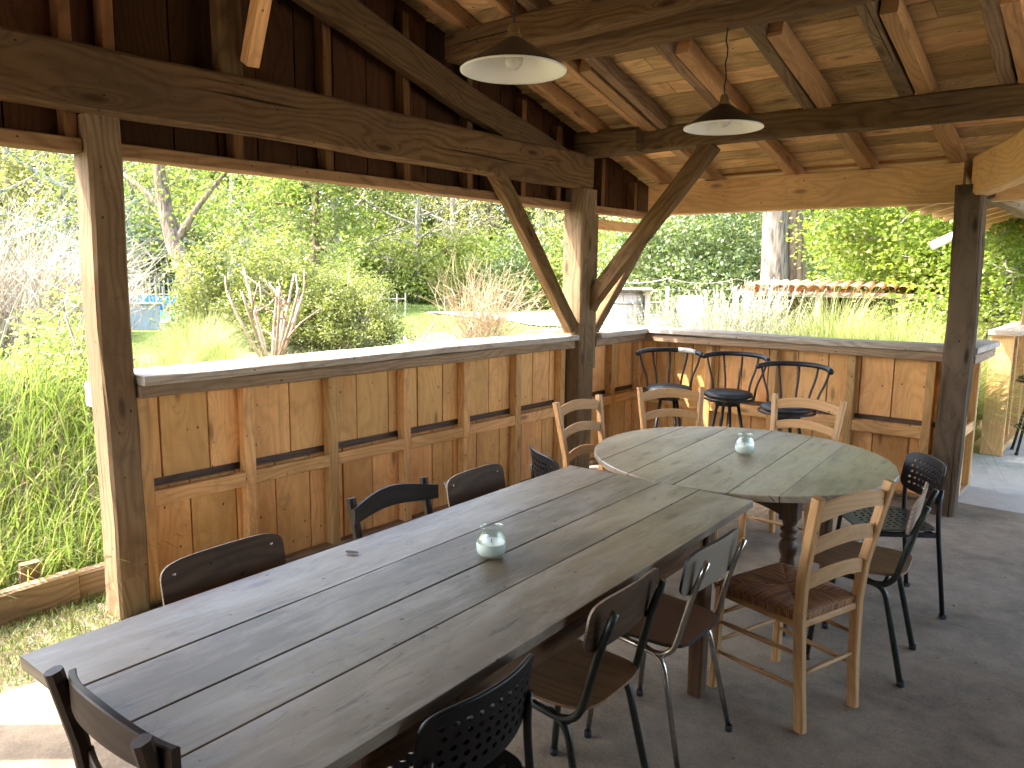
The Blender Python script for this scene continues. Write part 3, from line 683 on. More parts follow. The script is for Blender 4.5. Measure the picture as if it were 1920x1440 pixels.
# ------------------------------------------------------------ tables
def long_table():
    ang=math.radians(2.37)
    t=empty('dining_table',(-1.632,1.788,0),ang,'long rectangular plank dining table with worn grey brown top','table')
    L=2.44; g=[-.463,-.197,.027,.219,.466]
    m=MB()
    for a,b in zip(g,g[1:]):
        y0=-L/2+random.uniform(-.004,.004); y1=L/2+random.uniform(-.002,.002)
        m.beam(((a+b)/2,y0,.745),((a+b)/2,y1,.745),b-a-.0048,.03,(0,0,1),.0018,.0006,seg=10,tint=random.uniform(.25,.8))
    m.build('tabletop',M['tabletop'],t)
    m=MB()
    m.box(-.40,-.375,-.92,.90,.61,.728,'y'); m.box(.375,.40,-.92,.90,.61,.728,'y'); m.box(-.37,.37,-.93,-.905,.61,.728,'x'); m.box(-.37,.37,.88,.905,.61,.728,'x')
    m.build('apron',M['apron'],t)
    for x in (-.385,.385):
        for y in (-.93,.905):
            MB().beam((x*1.0,y,.729),(x*.99,y,.0),.075,.07,(1,0,0),.006,.002,seg=4,taper=.82).build('leg',M['apron'],t)
    MB().beam((-.2,1.06,.722),(.3,1.06,.722),.03,.025,(0,0,1)).build('batten',M['apron'],t)
    return t
long_table()
def round_table():
    t=empty('round_table',(-1.62,3.79,0),math.radians(5),'round topped drop leaf table with turned legs beyond the long table','table')
    R=.765; g=[-R,-.53,-.30,-.045,.20,.40,R]; m=MB()
    for a,b in zip(g,g[1:]):
        xs=np.linspace(a+.0028,b-.0028,9); up=[];lo=[]
        for x in xs:
            hh=math.sqrt(max(0,R*R-x*x)); up.append((x,hh)); lo.append((x,-hh))
        poly=lo+up[::-1]
        pp=[poly[0]]
        for q in poly[1:]:
            if math.hypot(q[0]-pp[-1][0],q[1]-pp[-1][1])>1e-4: pp.append(q)
        n=len(pp); V=[(x,y,.728) for x,y in pp]+[(x,y,.752) for x,y in pp]+[(x*(1-.004/R),y*(1-.004/R),.756) for x,y in pp]
        F=[tuple(range(n-1,-1,-1)),tuple(range(2*n,3*n))]+[(i,(i+1)%n,n+(i+1)%n,n+i) for i in range(n)]+[(n+i,n+(i+1)%n,2*n+(i+1)%n,2*n+i) for i in range(n)]
        ou,ov=random.uniform(0,40),random.uniform(0,40)
        m.add(V,F,[[(ou+V[k][1],ov+V[k][0]+V[k][2]) for k in f] for f in F],random.uniform(.35,.9))
    m.build('tabletop',M['tabletop'],t)
    m=MB()
    def ap(y,x0,x1,s):  # apron with shaped lower edge
        xs=np.linspace(x0,x1,24); V=[];
        for k,x in enumerate(xs):
            q=(x-x0)/(x1-x0); e=.05*(1-min(1,min(q,1-q)/.22))**1.5
            for (yy,zz) in ((y-.011,.727),(y+.011,.727),(y+.011,.640-e),(y-.011,.640-e)): V.append((x,yy,zz))
        F=[(4*k+j,4*k+(j+1)%4,4*k+4+(j+1)%4,4*k+4+j) for k in range(23) for j in range(4)]+[(0,1,2,3),(95,94,93,92)]
        if s: V=[(b,a,c) for a,b,c in V]; F=[f[::-1] for f in F]
        m.add(V,F,[[(V[k][0]+V[k][1],V[k][2]) for k in f] for f in F])
    for y in (-.40,.40): ap(y,-.36,.36,False); ap(y,-.36,.36,True)
    m.build('apron',M['walnut'],t)
    prof=[(.0,.0),(.021,.03),(.022,.10),(.028,.16),(.040,.185),(.030,.205),(.024,.225),(.032,.25),(.034,.27),(.034,.42),(.027,.435),(.030,.445),(.040,.458),(.040,.47),(.028,.48),(.040,.497),(.042,.51),(.028,.522),(.041,.535),(.042,.548),(.028,.56),(.034,.575),(.030,.59)]
    prof=[(.0,.045),(.018,.045),(.019,.10),(.027,.15),(.038,.175),(.036,.19),(.024,.205),(.029,.225),(.038,.245),(.036,.26),(.031,.275),(.034,.30),(.035,.37),(.029,.395),(.034,.41),(.041,.432),(.043,.452),(.036,.472),(.026,.482),(.038,.492),(.040,.502),(.028,.513),(.040,.526),(.040,.537),(.028,.549),(.034,.562),(.034,.582)]
    for x in (-.38,.38):
        for y in (-.38,.38):
            lg=MB().lathe(prof,(x,y,0),24,tint=.5); lg.box(x-.042,x+.042,y-.042,y+.042,.58,.727,'z',.004)
            lo=lg.build('leg',M['walnut'],t)
            c=MB().tube([(x-.012,y,.018),(x+.012,y,.018)],.018,14); c.tube([(x,y,.02),(x,y,.05)],.009,8); c.build('castor',M['rubber'],lo)
    MB().tube([(.62,-.16,.735),(.66,-.17,.73),(.69,-.18,.70),(.685,-.185,.665),(.66,-.175,.655),(.655,-.17,.69)],.0035,8).build('leaf_hook',M['blacksteel'],t)
round_table()
# candle jars
def jar(x,y,rz,label):
    t=empty('candle_jar',(x,y,.7605),rz,label,'candle jar','candle jars on the tables')
    f=lambda z: 1.0 if .008<z<.088 else 0.0
    outer=[(0.0,.001),(.036,.001),(.044,.006),(.051,.022),(.053,.038),(.0505,.056),(.044,.075),(.0385,.09),(.0365,.098),(.0385,.104),(.0395,.108),(.0385,.111)]
    inner=[(.0365,.111),(.036,.104),(.0345,.098),(.036,.09),(.041,.075),(.0478,.056),(.050,.038),(.048,.022),(.041,.009),(0,.007)]
    m=MB(); m.lathe(outer+inner,(0,0,0),144,rib=(.0008,36,f)); m.build('glass',M['glass'],t)
    w=[(0,.0085),(.040,.0105),(.0472,.022),(.0492,.038),(.0478,.050),(.0465,.0535),(.044,.052),(0,.050)]
    wx=MB().lathe(w,(0,0,0),40).build('wax',M['wax'],t)
    MB().tube([(0,0,.05),(.001,0,.062)],.0013,6).build('wick',M['rubber'],wx)
jar(-1.615,1.81,0,'ribbed glass jar with white candle standing on the long dining table')
jar(-1.60,3.81,.4,'ribbed glass jar with white candle standing on the round table')

# ------------------------------------------------------------ chairs (local: front = +x, origin on the floor)
def chair_root(name,loc,rz,label,group=None): return empty(name,(loc[0],loc[1],0),rz,label,'chair',group)
def school(loc,rz,label,style='ply',wid=.40,group=None,sc=1.0,top=.80):
    t=chair_root('school_chair',loc,rz,label,group)
    tube_m=M['chrome'] if style=='formica' else M['greentube']; r=.0125 if style!='formica' else .0105
    sm=M['formica_brown'] if style=='formica' else M['ply_seat']
    bm=M['formica'] if style=='formica' else (M['ply_dark'] if style!='light' else M['ply_edge'])
    hw=.165
    def seatf(u,v):
        q=1-.10*(-u/.20) if False else 1
        wv=v*(1+.08*u/.2)
        return (u, wv, .452+.010*(u/.2)**2*(1 if u<0 else .2)-.012*max(0,(u-.13)/.07)**2+.006*(abs(wv)/.19)**2)
    MB().panel(.39,.37,seatf,.011,5,52,8,tint=.6).build('seat',sm,t) if style!='formica' else MB().panel(.38,.37,lambda u,v:(u,v*(1+.09*u/.2),.455),.016,6,52,6,mi=0,mi_edge=1,tint=.6).build('seat',[sm,M['rubber']],t)
    bh=.17; zc=top-bh/2
    def backf(u,v):
        bow=.016*(u/(wid/2))**2
        return (-.215-.18*(v)*.9+bow, u, zc+v*.97)
    o=MB().panel(wid,bh,lambda u,v:backf(-u,v),.010 if style!='formica' else .014,5.2,60,8,tint=.35 if style=='ply' else .8,mi_edge=1).build('backrest',[bm,M['rubber'] if style=='formica' else M['ply_edge']],t)
    rv=MB()
    for y in (-wid/2+.045,wid/2-.045):
        for dz in (-.045,.045):
            p=backf(y,dz); rv.lathe([(0,.003),(.005,.002),(.006,0)],(0,0,0),10); 
            rv.v[-1]=rv.v[-1][:,[2,1,0]]*np.array([1,1,-1])+np.array([p[0]+.0055+.001,y,p[2]])
    rv.build('rivets',M['chrome'],o)
    for s in (-1,1):
        # upright sweeping down behind the seat and forward under it
        yb=s*(wid/2-.055)
        p=fillet([(-.236-.02,yb,zc+.05),(-.212,yb,zc-.07),(-.150,s*hw,.405),(.10,s*hw,.428)],.075,7)
        # press the tube flat against the back of the board
        MB().tube(p,r,12,tint=.5).build('frame_tube',tube_m,t)
        p=fillet([(-.05,s*(hw-.004),.418),(-.125,s*(hw+.006),.400),(-.215,s*(hw+.03),.012)],.05,6)
        l=MB().tube(p,r*(1 if style!='formica' else .95),12).build('leg',tube_m,t)
        MB().lathe([(0,0),(r+.003,.0),(r+.003,.022),(r,.024)],(-.2165,s*(hw+.03),0),12).build('foot',M['rubber'],l)
        p=fillet([(.02,s*(hw-.004),.424),(.125,s*(hw+.004),.424),(.165,s*(hw+.02),.012)],.05,6)
        l=MB().tube(p,r*(1 if style!='formica' else .95),12).build('leg',tube_m,t)
        MB().lathe([(0,0),(r+.003,.0),(r+.003,.022),(r,.024)],(.165,s*(hw+.02),0),12).build('foot',M['rubber'],l)
    MB().tube([(.10,-hw,.428),(.10,hw,.428)],r*.8,8).build('cross_tube',tube_m,t); MB().tube([(-.12,-hw,.41),(-.12,hw,.41)],r*.8,8).build('cross_tube',tube_m,t)
    return t
def perfchair(loc,rz,label,group=None):
    t=chair_root('perforated_chair',loc,rz,label,group)
    W=.42
    MB().perf(.40,.205,lambda u,v:(-.205-.16*v+.050*(abs(u)/.2)**2.2-.0,-u,.672+v),.010,10,5,.034,.028,(.30,.27),5).build('backrest',M['blackplastic'],t)
    lip=[(u,.1025*max(0,1-(abs(u)/.2)**5)**.2) for u in .197*np.sin(np.linspace(-PI/2,PI/2,37))]; m=MB().tube([(-.205-.16*v+.05*(abs(u)/.2)**2.2,u,.672+v) for u,v in lip],.0065,8); m.build('top_lip',M['blackplastic'],t)
    MB().perf(.38,.40,lambda u,v:(u+.01,v*(1+.06*u/.2),.447+.008*(abs(v)/.2)**2-.010*max(0,(u-.12)/.07)**2),.008,8,9,.045,.035,(.27,.25),7).build('seat',M['blackplastic'],t)
    for s in (-1,1):
        p=fillet([(-.175,s*.178,.66),(-.165,s*.185,.56),(-.175,s*.19,.42),(-.225,s*.20,.01)],.05,5)
        l=MB().tube(p,.0115,10,flat=1.0).build('rear_leg',M['blacksteel'],t)
        MB().box(-.24,-.212,s*.20-.014,s*.20+.014,0,.02,'z').build('foot',M['rubber'],l)
        l=MB().tube(fillet([(.155,s*.178,.435),(.165,s*.185,.40),(.20,s*.20,.01)],.03,4),.0115,10).build('front_leg',M['blacksteel'],t)
        MB().box(.187,.215,s*.20-.014,s*.20+.014,0,.02,'z').build('foot',M['rubber'],l)
        MB().box(-.172,.16,s*.182-.010,s*.182+.010,.415,.44,'x').build('side_rail',M['blacksteel'],t)
    m=MB(); m.box(.14,.16,-.17,.17,.415,.437,'y'); m.build('cross_rail',M['blacksteel'],t); MB().box(-.165,-.145,-.17,.17,.415,.437,'y').build('cross_rail',M['blacksteel'],t)
    return t
def slatpanel(fn,n=20,h=.06,th=.014):
    # an arched, bowed slat: fn(s)->(x,y,zc) centreline, s in [-1,1]
    V=[];F=[];U=[]
    for i in range(n+1):
        s=-1+2*i/n; x,y,z,hh=fn(s)
        for (dx,dz) in ((-th/2,-hh/2),(th/2,-hh/2),(th/2,hh/2-.003),(th/2-.003,hh/2),(-th/2+.003,hh/2),(-th/2,hh/2-.003)): V.append((x+dx,y,z+dz))
    ou,ov=random.uniform(0,30),random.uniform(0,30); pz=[0,.014,.07,.075,.085,.09,.15]
    for i in range(n):
        for j in range(6):
            F.append((i*6+j,i*6+(j+1)%6,(i+1)*6+(j+1)%6,(i+1)*6+j)); U.append([(ou+V[i*6][1],ov+pz[j]),(ou+V[i*6][1],ov+pz[j+1]),(ou+V[i*6+6][1],ov+pz[j+1]),(ou+V[i*6+6][1],ov+pz[j])])
    F+= [tuple(range(5,-1,-1)),tuple(n*6+j for j in range(6))]; U+=[[(0,0)]*6]*2
    return V,F,U
def polybeam(pts,w,h,up,ch=.006,tint=None):
    """square post following several points"""
    P=[np.array(p,float) for p in pts]; V=[];F=[];U=[]; a,b=w/2,h/2; c=ch
    sec=[(-a+c,-b),(a-c,-b),(a,-b+c),(a,b-c),(a-c,b),(-a+c,b),(-a,b-c),(-a,-b+c)]
    ou,ov=random.uniform(0,30),random.uniform(0,30); L=0; up=np.array(up,float)
    Ls=[]
    for i,p in enumerate(P):
        d=P[min(i+1,len(P)-1)]-P[max(i-1,0)]; d/=np.linalg.norm(d); u=up-d*(up@d); u/=np.linalg.norm(u); sd=np.cross(d,u)
        if i: L+=np.linalg.norm(p-P[i-1])
        Ls.append(L)
        for (y,z) in sec: V.append(p+sd*y+u*z)
    per=[0,w-2*c,w,w+h-2*c,w+h,2*w+h-2*c,2*w+h,2*w+2*h-2*c,2*w+2*h]
    for i in range(len(P)-1):
        for j in range(8):
            j2=(j+1)%8; F.append((i*8+j,i*8+j2,(i+1)*8+j2,(i+1)*8+j)); U.append([(ou+Ls[i],ov+per[j]),(ou+Ls[i],ov+per[j+1]),(ou+Ls[i+1],ov+per[j+1]),(ou+Ls[i+1],ov+per[j])])
    n=len(P)-1
    F+=[tuple(range(7,-1,-1)),tuple(n*8+j for j in range(8))]; U+=[[(ou,ov+s_[0]) for s_ in sec]]*2
    m=MB(); m.add(V,F,U,tint); return m
def ladder(loc,rz,label,group='beech ladder back chairs around the round table'):
    t=chair_root('ladderback_chair',loc,rz,label,group)
    for s in (-1,1):
        pts=[(-.205,s*.165,0),(-.190,s*.168,.20),(-.180,s*.178,.44),(-.190,s*.190,.60),(-.225,s*.207,.79),(-.252,s*.220,.93)]
        polybeam(pts,.040,.034,(0,1,0),.006,random.uniform(.3,.7)).build('rear_post',M['beech'],t)
        polybeam([(.195,s*.200,0),(.190,s*.198,.22),(.185,s*.195,.452)],.034,.034,(0,1,0),.006,random.uniform(.3,.7)).build('leg',M['beech'],t)
    for zc,hh,x0,hw in ((.870,.064,-.238,.204),(.735,.055,-.212,.192),(.590,.055,-.187,.178)):
        V,F,U=slatpanel(lambda s:(x0-.022*(1-s*s),s*hw,zc+.028*(1-s*s)-.008,hh*(1+.0*s)),22)
        m=MB(); m.add(V,F,U,random.uniform(.3,.7),0,False); m.build('slat',M['beech'],t)
    # woven rush seat in four wedges
    m=MB(); X0,X1=-.185,.205; 
    def edge(a,u): # a: side 0 front,1 left,2 back,3 right ; u in -1..1
        if a==0: return (X1,u*.215)
        if a==2: return (X0,-u*.180)
        if a==1: return ((X0+X1)/2-u*(X1-X0)/2,.1975-.0175*u)
        return ((X0+X1)/2+u*(X1-X0)/2,-.1975-.0175*u)
    def zt(r): return .462+.010*math.sin(min(1,(1-r)*3.2)*PI/2)-.004
    nr,nu=9,22
    for a in range(4):
        V=[];U=[];F=[]
        for i in range(nr+3):
            for j in range(nu+1):
                u=-1+2*j/nu; ex,ey=edge(a,u)
                if i<=nr: r=i/nr*.985; z=zt(r)-.010*(abs(u)**8)*r
                elif i==nr+1: r=1.0; z=.452
                else: r=.985; z=.428
                cx=(X0+X1)/2
                V.append((cx+(ex-cx)*r,ey*r,z))
        for i in range(nr+2):
            for j in range(nu):
                F.append((i*(nu+1)+j,(i+1)*(nu+1)+j,(i+1)*(nu+1)+j+1,i*(nu+1)+j+1))
        def uvof(k):
            x,y,z=V[k]; along=(y if a in (0,2) else x); other=(x if a in (0,2) else y)
            return (other+ (z if z<.455 else 0)+a*3, along+a*1.7)
        m.add(V,F,[[uvof(k) for k in f] for f in F],.5,0,True)
    m.build('seat',M['rush'],t)
    m=MB(); m.beam((-.18,.178,.415),(.185,.197,.415),.018,.026,(0,0,1),.005,0); m.beam((-.18,-.178,.415),(.185,-.197,.415),.018,.026,(0,0,1),.005,0); m.beam((.186,-.18,.415),(.186,.18,.415),.018,.026,(0,0,1),.005,0); m.beam((-.181,-.16,.415),(-.181,.16,.415),.018,.026,(0,0,1),.005,0)
    m.build('seat_rails',M['beech'],t)
    st=[((-.195,.17,.17),(.19,.199,.16)),((-.188,.17,.30),(.19,.197,.29)),((-.195,-.17,.17),(.19,-.199,.16)),((-.188,-.17,.30),(.19,-.197,.29)),((.192,-.19,.20),(.192,.19,.20)),((.19,-.19,.32),(.19,.19,.32)),((-.188,-.16,.22),(-.188,.16,.22))]
    for a,b in st:
        a_,b_=np.array(a),np.array(b); MB().tube([a_,a_*.75+b_*.25,(a_+b_)/2,a_*.25+b_*.75,b_],[.007,.0095,.0105,.0095,.007],10,tint=.5).build('stretcher',M['beech'],t)
    return t
def cafe(loc,rz,label,mat):
    t=chair_root('wavy_back_chair',loc,rz,label)
    for s in (-1,1):
        polybeam([(-.215,s*.175,0),(-.190,s*.18,.25),(-.180,s*.185,.45),(-.205,s*.190,.66),(-.245,s*.195,.845)],.036,.032,(0,1,0),.009,.5).build('rear_post',mat,t)
        polybeam([(.185,s*.185,0),(.18,s*.18,.44)],.034,.034,(0,1,0),.006,.5).build('leg',mat,t)
    V,F,U=slatpanel(lambda s:(-.197-.045*(1-s*s),s*.225,.795+.022*(1-s*s)**2-.006,.070-.012*s*s+.01*(1-s*s)),28,th=.018)
    m=MB(); m.add(V,F,U,.4,0,False); m.build('top_rail',mat,t)
    V,F,U=slatpanel(lambda s:(-.185-.03*(1-s*s),s*.19,.62,.04),16,th=.014)
    m=MB(); m.add(V,F,U,.4,0,False); m.build('back_rail',mat,t)
    MB().panel(.40,.41,lambda u,v:(u,v*(1+.08*u/.2),.452),.022,6,48,5,tint=.5).build('seat',mat,t)
    m=MB(); m.box(-.17,.17,-.185,-.165,.39,.44,'x'); m.box(-.17,.17,.165,.185,.39,.44,'x'); m.box(.165,.183,-.165,.165,.39,.44,'y'); m.build('seat_frame',mat,t)
    for s in (-1,1): MB().tube([(-.2,s*.178,.2),(.182,s*.182,.19)],.009,8).build('stretcher',mat,t)
R_=math.radians
LB='seats pushed in along the long table'
# wall side of the long table, facing +x
school((-1.975,1.185),R_(3),'dark plywood backed school chair on the wall side nearest the near table corner','ply',.43,top=.835)
cafe((-2.035,1.945),R_(2),'near black chair with wavy top rail against the wall side of the long table',M['blackwood'])
school((-2.10,2.49),R_(4),'dark brown plywood school chair between the wavy backed chair and the perforated one','ply',.41,top=.81)
perfchair((-2.30,3.24),R_(58),'black perforated plastic chair at the far wall corner of the long table')
# open side of the long table, facing -x
perfchair((-1.275,1.20),R_(182),'black perforated plastic chair nearest the viewer on the floor side of the long table')
school((-1.315,1.83),R_(182),'brown plywood school chair on bent dark green tube second from the near end','ply',.40,top=.81)
school((-1.29,2.36),R_(180),'chrome legged chair with pale grey laminate back and brown seat','formica',.40,top=.81)
# end of the table
cafe((-1.545,.78),R_(92),'dark brown wooden chair with bowed top rail at the near end of the long table',M['brownwood'])
# around the round table
ladder((-2.455,3.83),R_(-2),'beech ladder back chair in front of the corner post by the wall')
ladder((-2.34,4.50),R_(-45),'beech ladder back chair in the corner in front of the leftmost bar stool')
ladder((-1.66,4.66),R_(-91),'beech ladder back chair across the round table in front of the right bar stool')
ladder((-1.015,2.945),R_(163),'beech ladder back chair with rush seat turned out in the foreground on the right')
school((-.90,3.50),R_(186),'school chair with light plywood back on dark tube behind the rush seated chair','light',.42,top=.81)
perfchair((-.97,4.19),R_(217),'black perforated plastic chair at the right of the round table near the dark post')
# ------------------------------------------------------------ bar stools
def stool(loc,rz,label,chip=False,cut=0,h=.765):
    t=empty('bar_stool',(loc[0],loc[1],0),rz,label,'bar stool','black bar stools along the plank walls')
    MB().lathe([(0,h-.055),(.10,h-.055),(.165,h-.05),(.175,h-.042),(.19,h-.036),(.197,h-.026),(.190,h-.010),(.170,h+.001),(.12,h+.010),(0,h+.014)],(0,0,0),48).build('seat_cushion',M['vinyl'],t)
    ring=[(.205*math.cos(a),.205*math.sin(a),h-.050) for a in np.linspace(0,2*PI,37)]
    MB().tube(ring,.010,8,cap=False).build('seat_ring',M['blacksteel'],t)
    zt=h+.275; arc=[]
    for a in np.linspace(-1.30,1.30,21):
        arc.append((-.05-.215*math.cos(a),.285*math.sin(a),zt+.012*math.cos(a)-.02*(abs(a)/1.3)**3))
    r=MB().tube(arc,[.020]*21,12).build('back_rail',M['blackplastic'],t)
    if chip: MB().tube([(p[0],p[1],p[2]+.001) for p in arc[12:18]],.0212,12).build('worn_tape',M['paintchip'],r)
    for a in (-1.12,-.55,-.0,.55,1.12):
        top=(-.05-.215*math.cos(a),.285*math.sin(a),zt-.01); bot=(-.02-.185*math.cos(a*.95),.203*math.sin(a*.95),h-.048)
        mid1=(top[0]+.002,top[1]*.92,zt-.10); mid2=(bot[0]-.012,bot[1]*1.05,h+.055)
        MB().tube(fillet([top,mid1,mid2,bot],.06,5),.009,8).build('spindle',M['blacksteel'],t)
    MB().lathe([(0,h-.11),(.10,h-.11),(.105,h-.06),(0,h-.06)],(0,0,0),24).build('swivel_plate',M['blacksteel'],t)
    for a in (.6,2.2,3.9,5.5):
        l=MB().tube([(.085*math.cos(a),.085*math.sin(a),h-.10),(.21*math.cos(a),.21*math.sin(a),.012)],.013,10).build('leg',M['blacksteel'],t)
        MB().lathe([(0,0),(.017,0),(.017,.018),(.013,.02)],(.212*math.cos(a),.212*math.sin(a),0),10).build('foot',M['rubber'],l)
    MB().tube([(.182*math.cos(a),.182*math.sin(a),.26) for a in np.linspace(0,2*PI,33)],.009,8,cap=False).build('foot_ring',M['blacksteel'],t)
stool((-3.10,5.72),R_(-62),'bar stool in the wall corner with pale tape on its back rail',True)
stool((-2.60,5.80),R_(-88),'middle black bar stool standing against the far plank wall')
stool((-2.07,5.68),R_(-86),'rightmost of the three black bar stools against the far plank wall',h=.735)
stool((-.78,8.85),R_(200),'lone black bar stool beyond the passage in the neighbouring shelter')
# ------------------------------------------------------------ lamps
def lamp(x,y,zr,ztop,label):
    t=empty('pendant_lamp',(x,y,zr),0,label,'pendant lamp','conical enamel pendant lamps')
    R=.203
    out=[(R,.0),(R+.001,.004),(R-.006,.012),(.032,.118),(.027,.124)]
    inn=[(.027,.1225),(.030,.1165),(R-.007,.0105),(R-.0025,.003),(R,.0)]
    m=MB(); m.lathe(out,(0,0,0),64,mi=0); m.lathe(inn,(0,0,0),64,mi=1); m.build('shade',[M['enamel'],M['enamel_in']],t)
    MB().lathe([(R-.003,-.002),(R+.0025,-.002),(R+.003,.003),(R-.001,.006)],(0,0,0),64).build('rim',M['enamel_in'],t)
    MB().lathe([(.032,.117),(.031,.128),(.024,.134),(.022,.160),(.017,.168),(.008,.172),(0,.172)],(0,0,0),24).build('socket_cap',M['brass'],t)
    b=MB().lathe([(0,.0-.012),(.018,-.008),(.032,.006),(.037,.025),(.034,.045),(.022,.068),(.015,.085),(.014,.11)],(0,0,0.016),28).build('bulb',M['bulb'],t)
    h=ztop-zr; c=[(0,0,.17)]+[(.006*math.sin(k*1.9+x*5),.004*math.cos(k*1.3),.17+(h-.17)*k/9) for k in range(1,9)]+[(0.0,0,h)]
    MB().tube(c,.0038,8).build('cord',M['rubber'],t)
lamp(-1.985,2.335,2.472,3.70,'nearer conical pendant lamp hanging over the long table')
lamp(-1.845,3.885,2.470,2.985,'farther conical pendant lamp hanging over the round table')

# a dry leaf lying on the long table
t=tag(MB().panel(.05,.022,lambda u,v:(u,v,.004+6*v*v+1.5*u*u),.0008,2.2,16,3).build('dry_leaf',M['ply_dark'],None),'small curled dead leaf lying near the wall side edge of the long table','leaf'); t.location=(-1.985,1.52,.7615); t.rotation_euler=(0,0,.4)
# ------------------------------------------------------------ vegetation
def ray_dir(px,py):
    d=RT*((px-960)/FPX)-UP*((py-720)/FPX)+FW
    return d
def at(px,dist,py=540):
    d=ray_dir(px,py); k=dist/math.hypot(d.x,d.y); return d.x*k,d.y*k
def zat(px,py,dist):
    d=ray_dir(px,py); return CH+d.z*dist/math.hypot(d.x,d.y)
def leafmesh(name,C,sz,mat,tint,up=.35,asp=.6,parent=None,origin=None,smooth=False,dirs=None):
    C=np.asarray(C,np.float32); n=len(C)
    if n==0: return None
    nrm=rng.normal(size=(n,3)); nrm[:,2]=np.abs(nrm[:,2])+up; nrm/=np.linalg.norm(nrm,axis=1,keepdims=True)
    a=rng.normal(size=(n,3)) if dirs is None else dirs+rng.normal(size=(n,3))*.25
    a-=nrm*(a*nrm).sum(1,keepdims=True); a/=np.linalg.norm(a,axis=1,keepdims=True)+1e-9
    b=np.cross(nrm,a); s=(sz*rng.uniform(.65,1.35,n))[:,None]
    V=np.empty((n,4,3),np.float32)
    V[:,0]=C-a*s*.5; V[:,1]=C+b*s*asp*.5-a*s*.05+nrm*s*.08; V[:,2]=C+a*s*.5-nrm*s*.10; V[:,3]=C-b*s*asp*.5-a*s*.05+nrm*s*.08
    me=bpy.data.meshes.new(name); me.vertices.add(4*n); me.vertices.foreach_set('co',V.ravel())
    me.loops.add(4*n); me.loops.foreach_set('vertex_index',np.arange(4*n,dtype=np.int32))
    me.polygons.add(n); me.polygons.foreach_set('loop_start',np.arange(0,4*n,4,dtype=np.int32))
    try: me.polygons.foreach_set('loop_total',np.full(n,4,dtype=np.int32))
    except Exception: pass
    me.update(calc_edges=True)
    ca=me.color_attributes.new('tint','FLOAT_COLOR','CORNER'); t=np.repeat(np.clip(tint,0,1).astype(np.float32),4)
    ca.data.foreach_set('color',np.stack([t,t,t,np.ones_like(t)],1).ravel())
    me.materials.append(mat); me.validate(); 
    o=bpy.data.objects.new(name,me); COL.objects.link(o)
    if parent is not None: o.parent=parent; CH_OF.setdefault(parent.name,[]).append(o)
    return o
def skeleton(H,trunk_r,spread,nl,levels,lean=(0,0),base=.35,wig=.08,updir=.55,dens=4,tipr=.006):
    """returns (list of tube paths+radii, list of tip points)"""
    tubes=[];tips=[]
    def path(p,d,L,r0,r1,n=6,w=wig):
        pts=[np.array(p)]; d=np.array(d,float)
        for i in range(n):
            d=d+rng.normal(size=3)*w; d/=np.linalg.norm(d); pts.append(pts[-1]+d*L/n)
        return pts,list(np.linspace(r0,r1,n+1)),d
    tp,tr,_=path((0,0,-.2),(lean[0],lean[1],1),H*.88,trunk_r,trunk_r*.28,9,wig*.6); tr[0]*=1.35; tubes.append((tp,tr,10))
    def grow(p,d,L,r,lv):
        pts,rr,dd=path(p,d,L,r,max(tipr,r*.35),5,wig*1.8); tubes.append((pts,rr,5 if r<.03 else 7))
        if lv==0:
            tips.extend(pts[2:]); return
        for k in range(dens):
            i=random.randint(2,5); q=pts[i]; v=rng.normal(size=3); v/=np.linalg.norm(v); nd=dd*.75+v*.8+np.array([0,0,.12]); nd/=np.linalg.norm(nd)
            grow(q,nd,L*random.uniform(.45,.65),rr[i]*.55,lv-1)
        tips.append(pts[-1])
    for k in range(nl):
        t=base+(1-base)*(k+.5)/nl; i=min(8,int(t*9)); p=tp[i]*(1-(t*9-i))+tp[i+1]*(t*9-i)
        a=k*2.4+random.uniform(-.5,.5); e=updir+random.uniform(-.25,.35)
        d=(math.cos(a)*math.cos(e),math.sin(a)*math.cos(e),math.sin(e)); grow(p,d,spread*random.uniform(.6,1.1)*(1.15-t*.5),tr[i]*.5,levels)
    return tubes,tips
def tree_obj(name,loc,H,tr,spread,nl,levels,bark_,leaf,lsz,nleaf,csig,label,group,cat='tree',lean=(0,0),base=.35,updir=.55,dens=4,wig=.08,rz=0,bare=0,asp=.6,twigs=True):
    t=empty(name,(loc[0],loc[1],gz(*loc[:2]) if len(loc)<3 else loc[2]),rz,label,cat,group)
    tubes,tips=skeleton(H,tr,spread,nl,levels,lean,base,wig,updir,dens)
    m=MB()
    for p,r,n in tubes:
        if r[0]<.012 and not twigs: continue
        m.tube(p,r,n,cap=False,smooth=True)
    m.build('trunk',bark_,t)
    if nleaf>0:
        T=np.array(tips); k=rng.integers(0,len(T),nleaf); ct=rng.uniform(0,1,len(T))
        C=T[k]+rng.normal(size=(nleaf,3))*csig
        if bare: 
            keep=ct[k]>bare; C=C[keep]; k=k[keep]
        tint=ct[k]*.55+rng.uniform(0,.45,len(k))
        leafmesh('crown',C,lsz,leaf,tint,asp=asp,parent=t)
    return t
def place(src,loc,rz,sc,label,group=None,cat=None):
    c=copy_tree(src); c.location=(loc[0],loc[1],gz(*loc[:2]) if len(loc)<3 else loc[2]); c.rotation_euler=(0,0,rz); c.scale=(sc,sc,sc*random.uniform(.92,1.08)) if np.isscalar(sc) else sc
    c['label']=label
    if group: c['group']=group
    return c
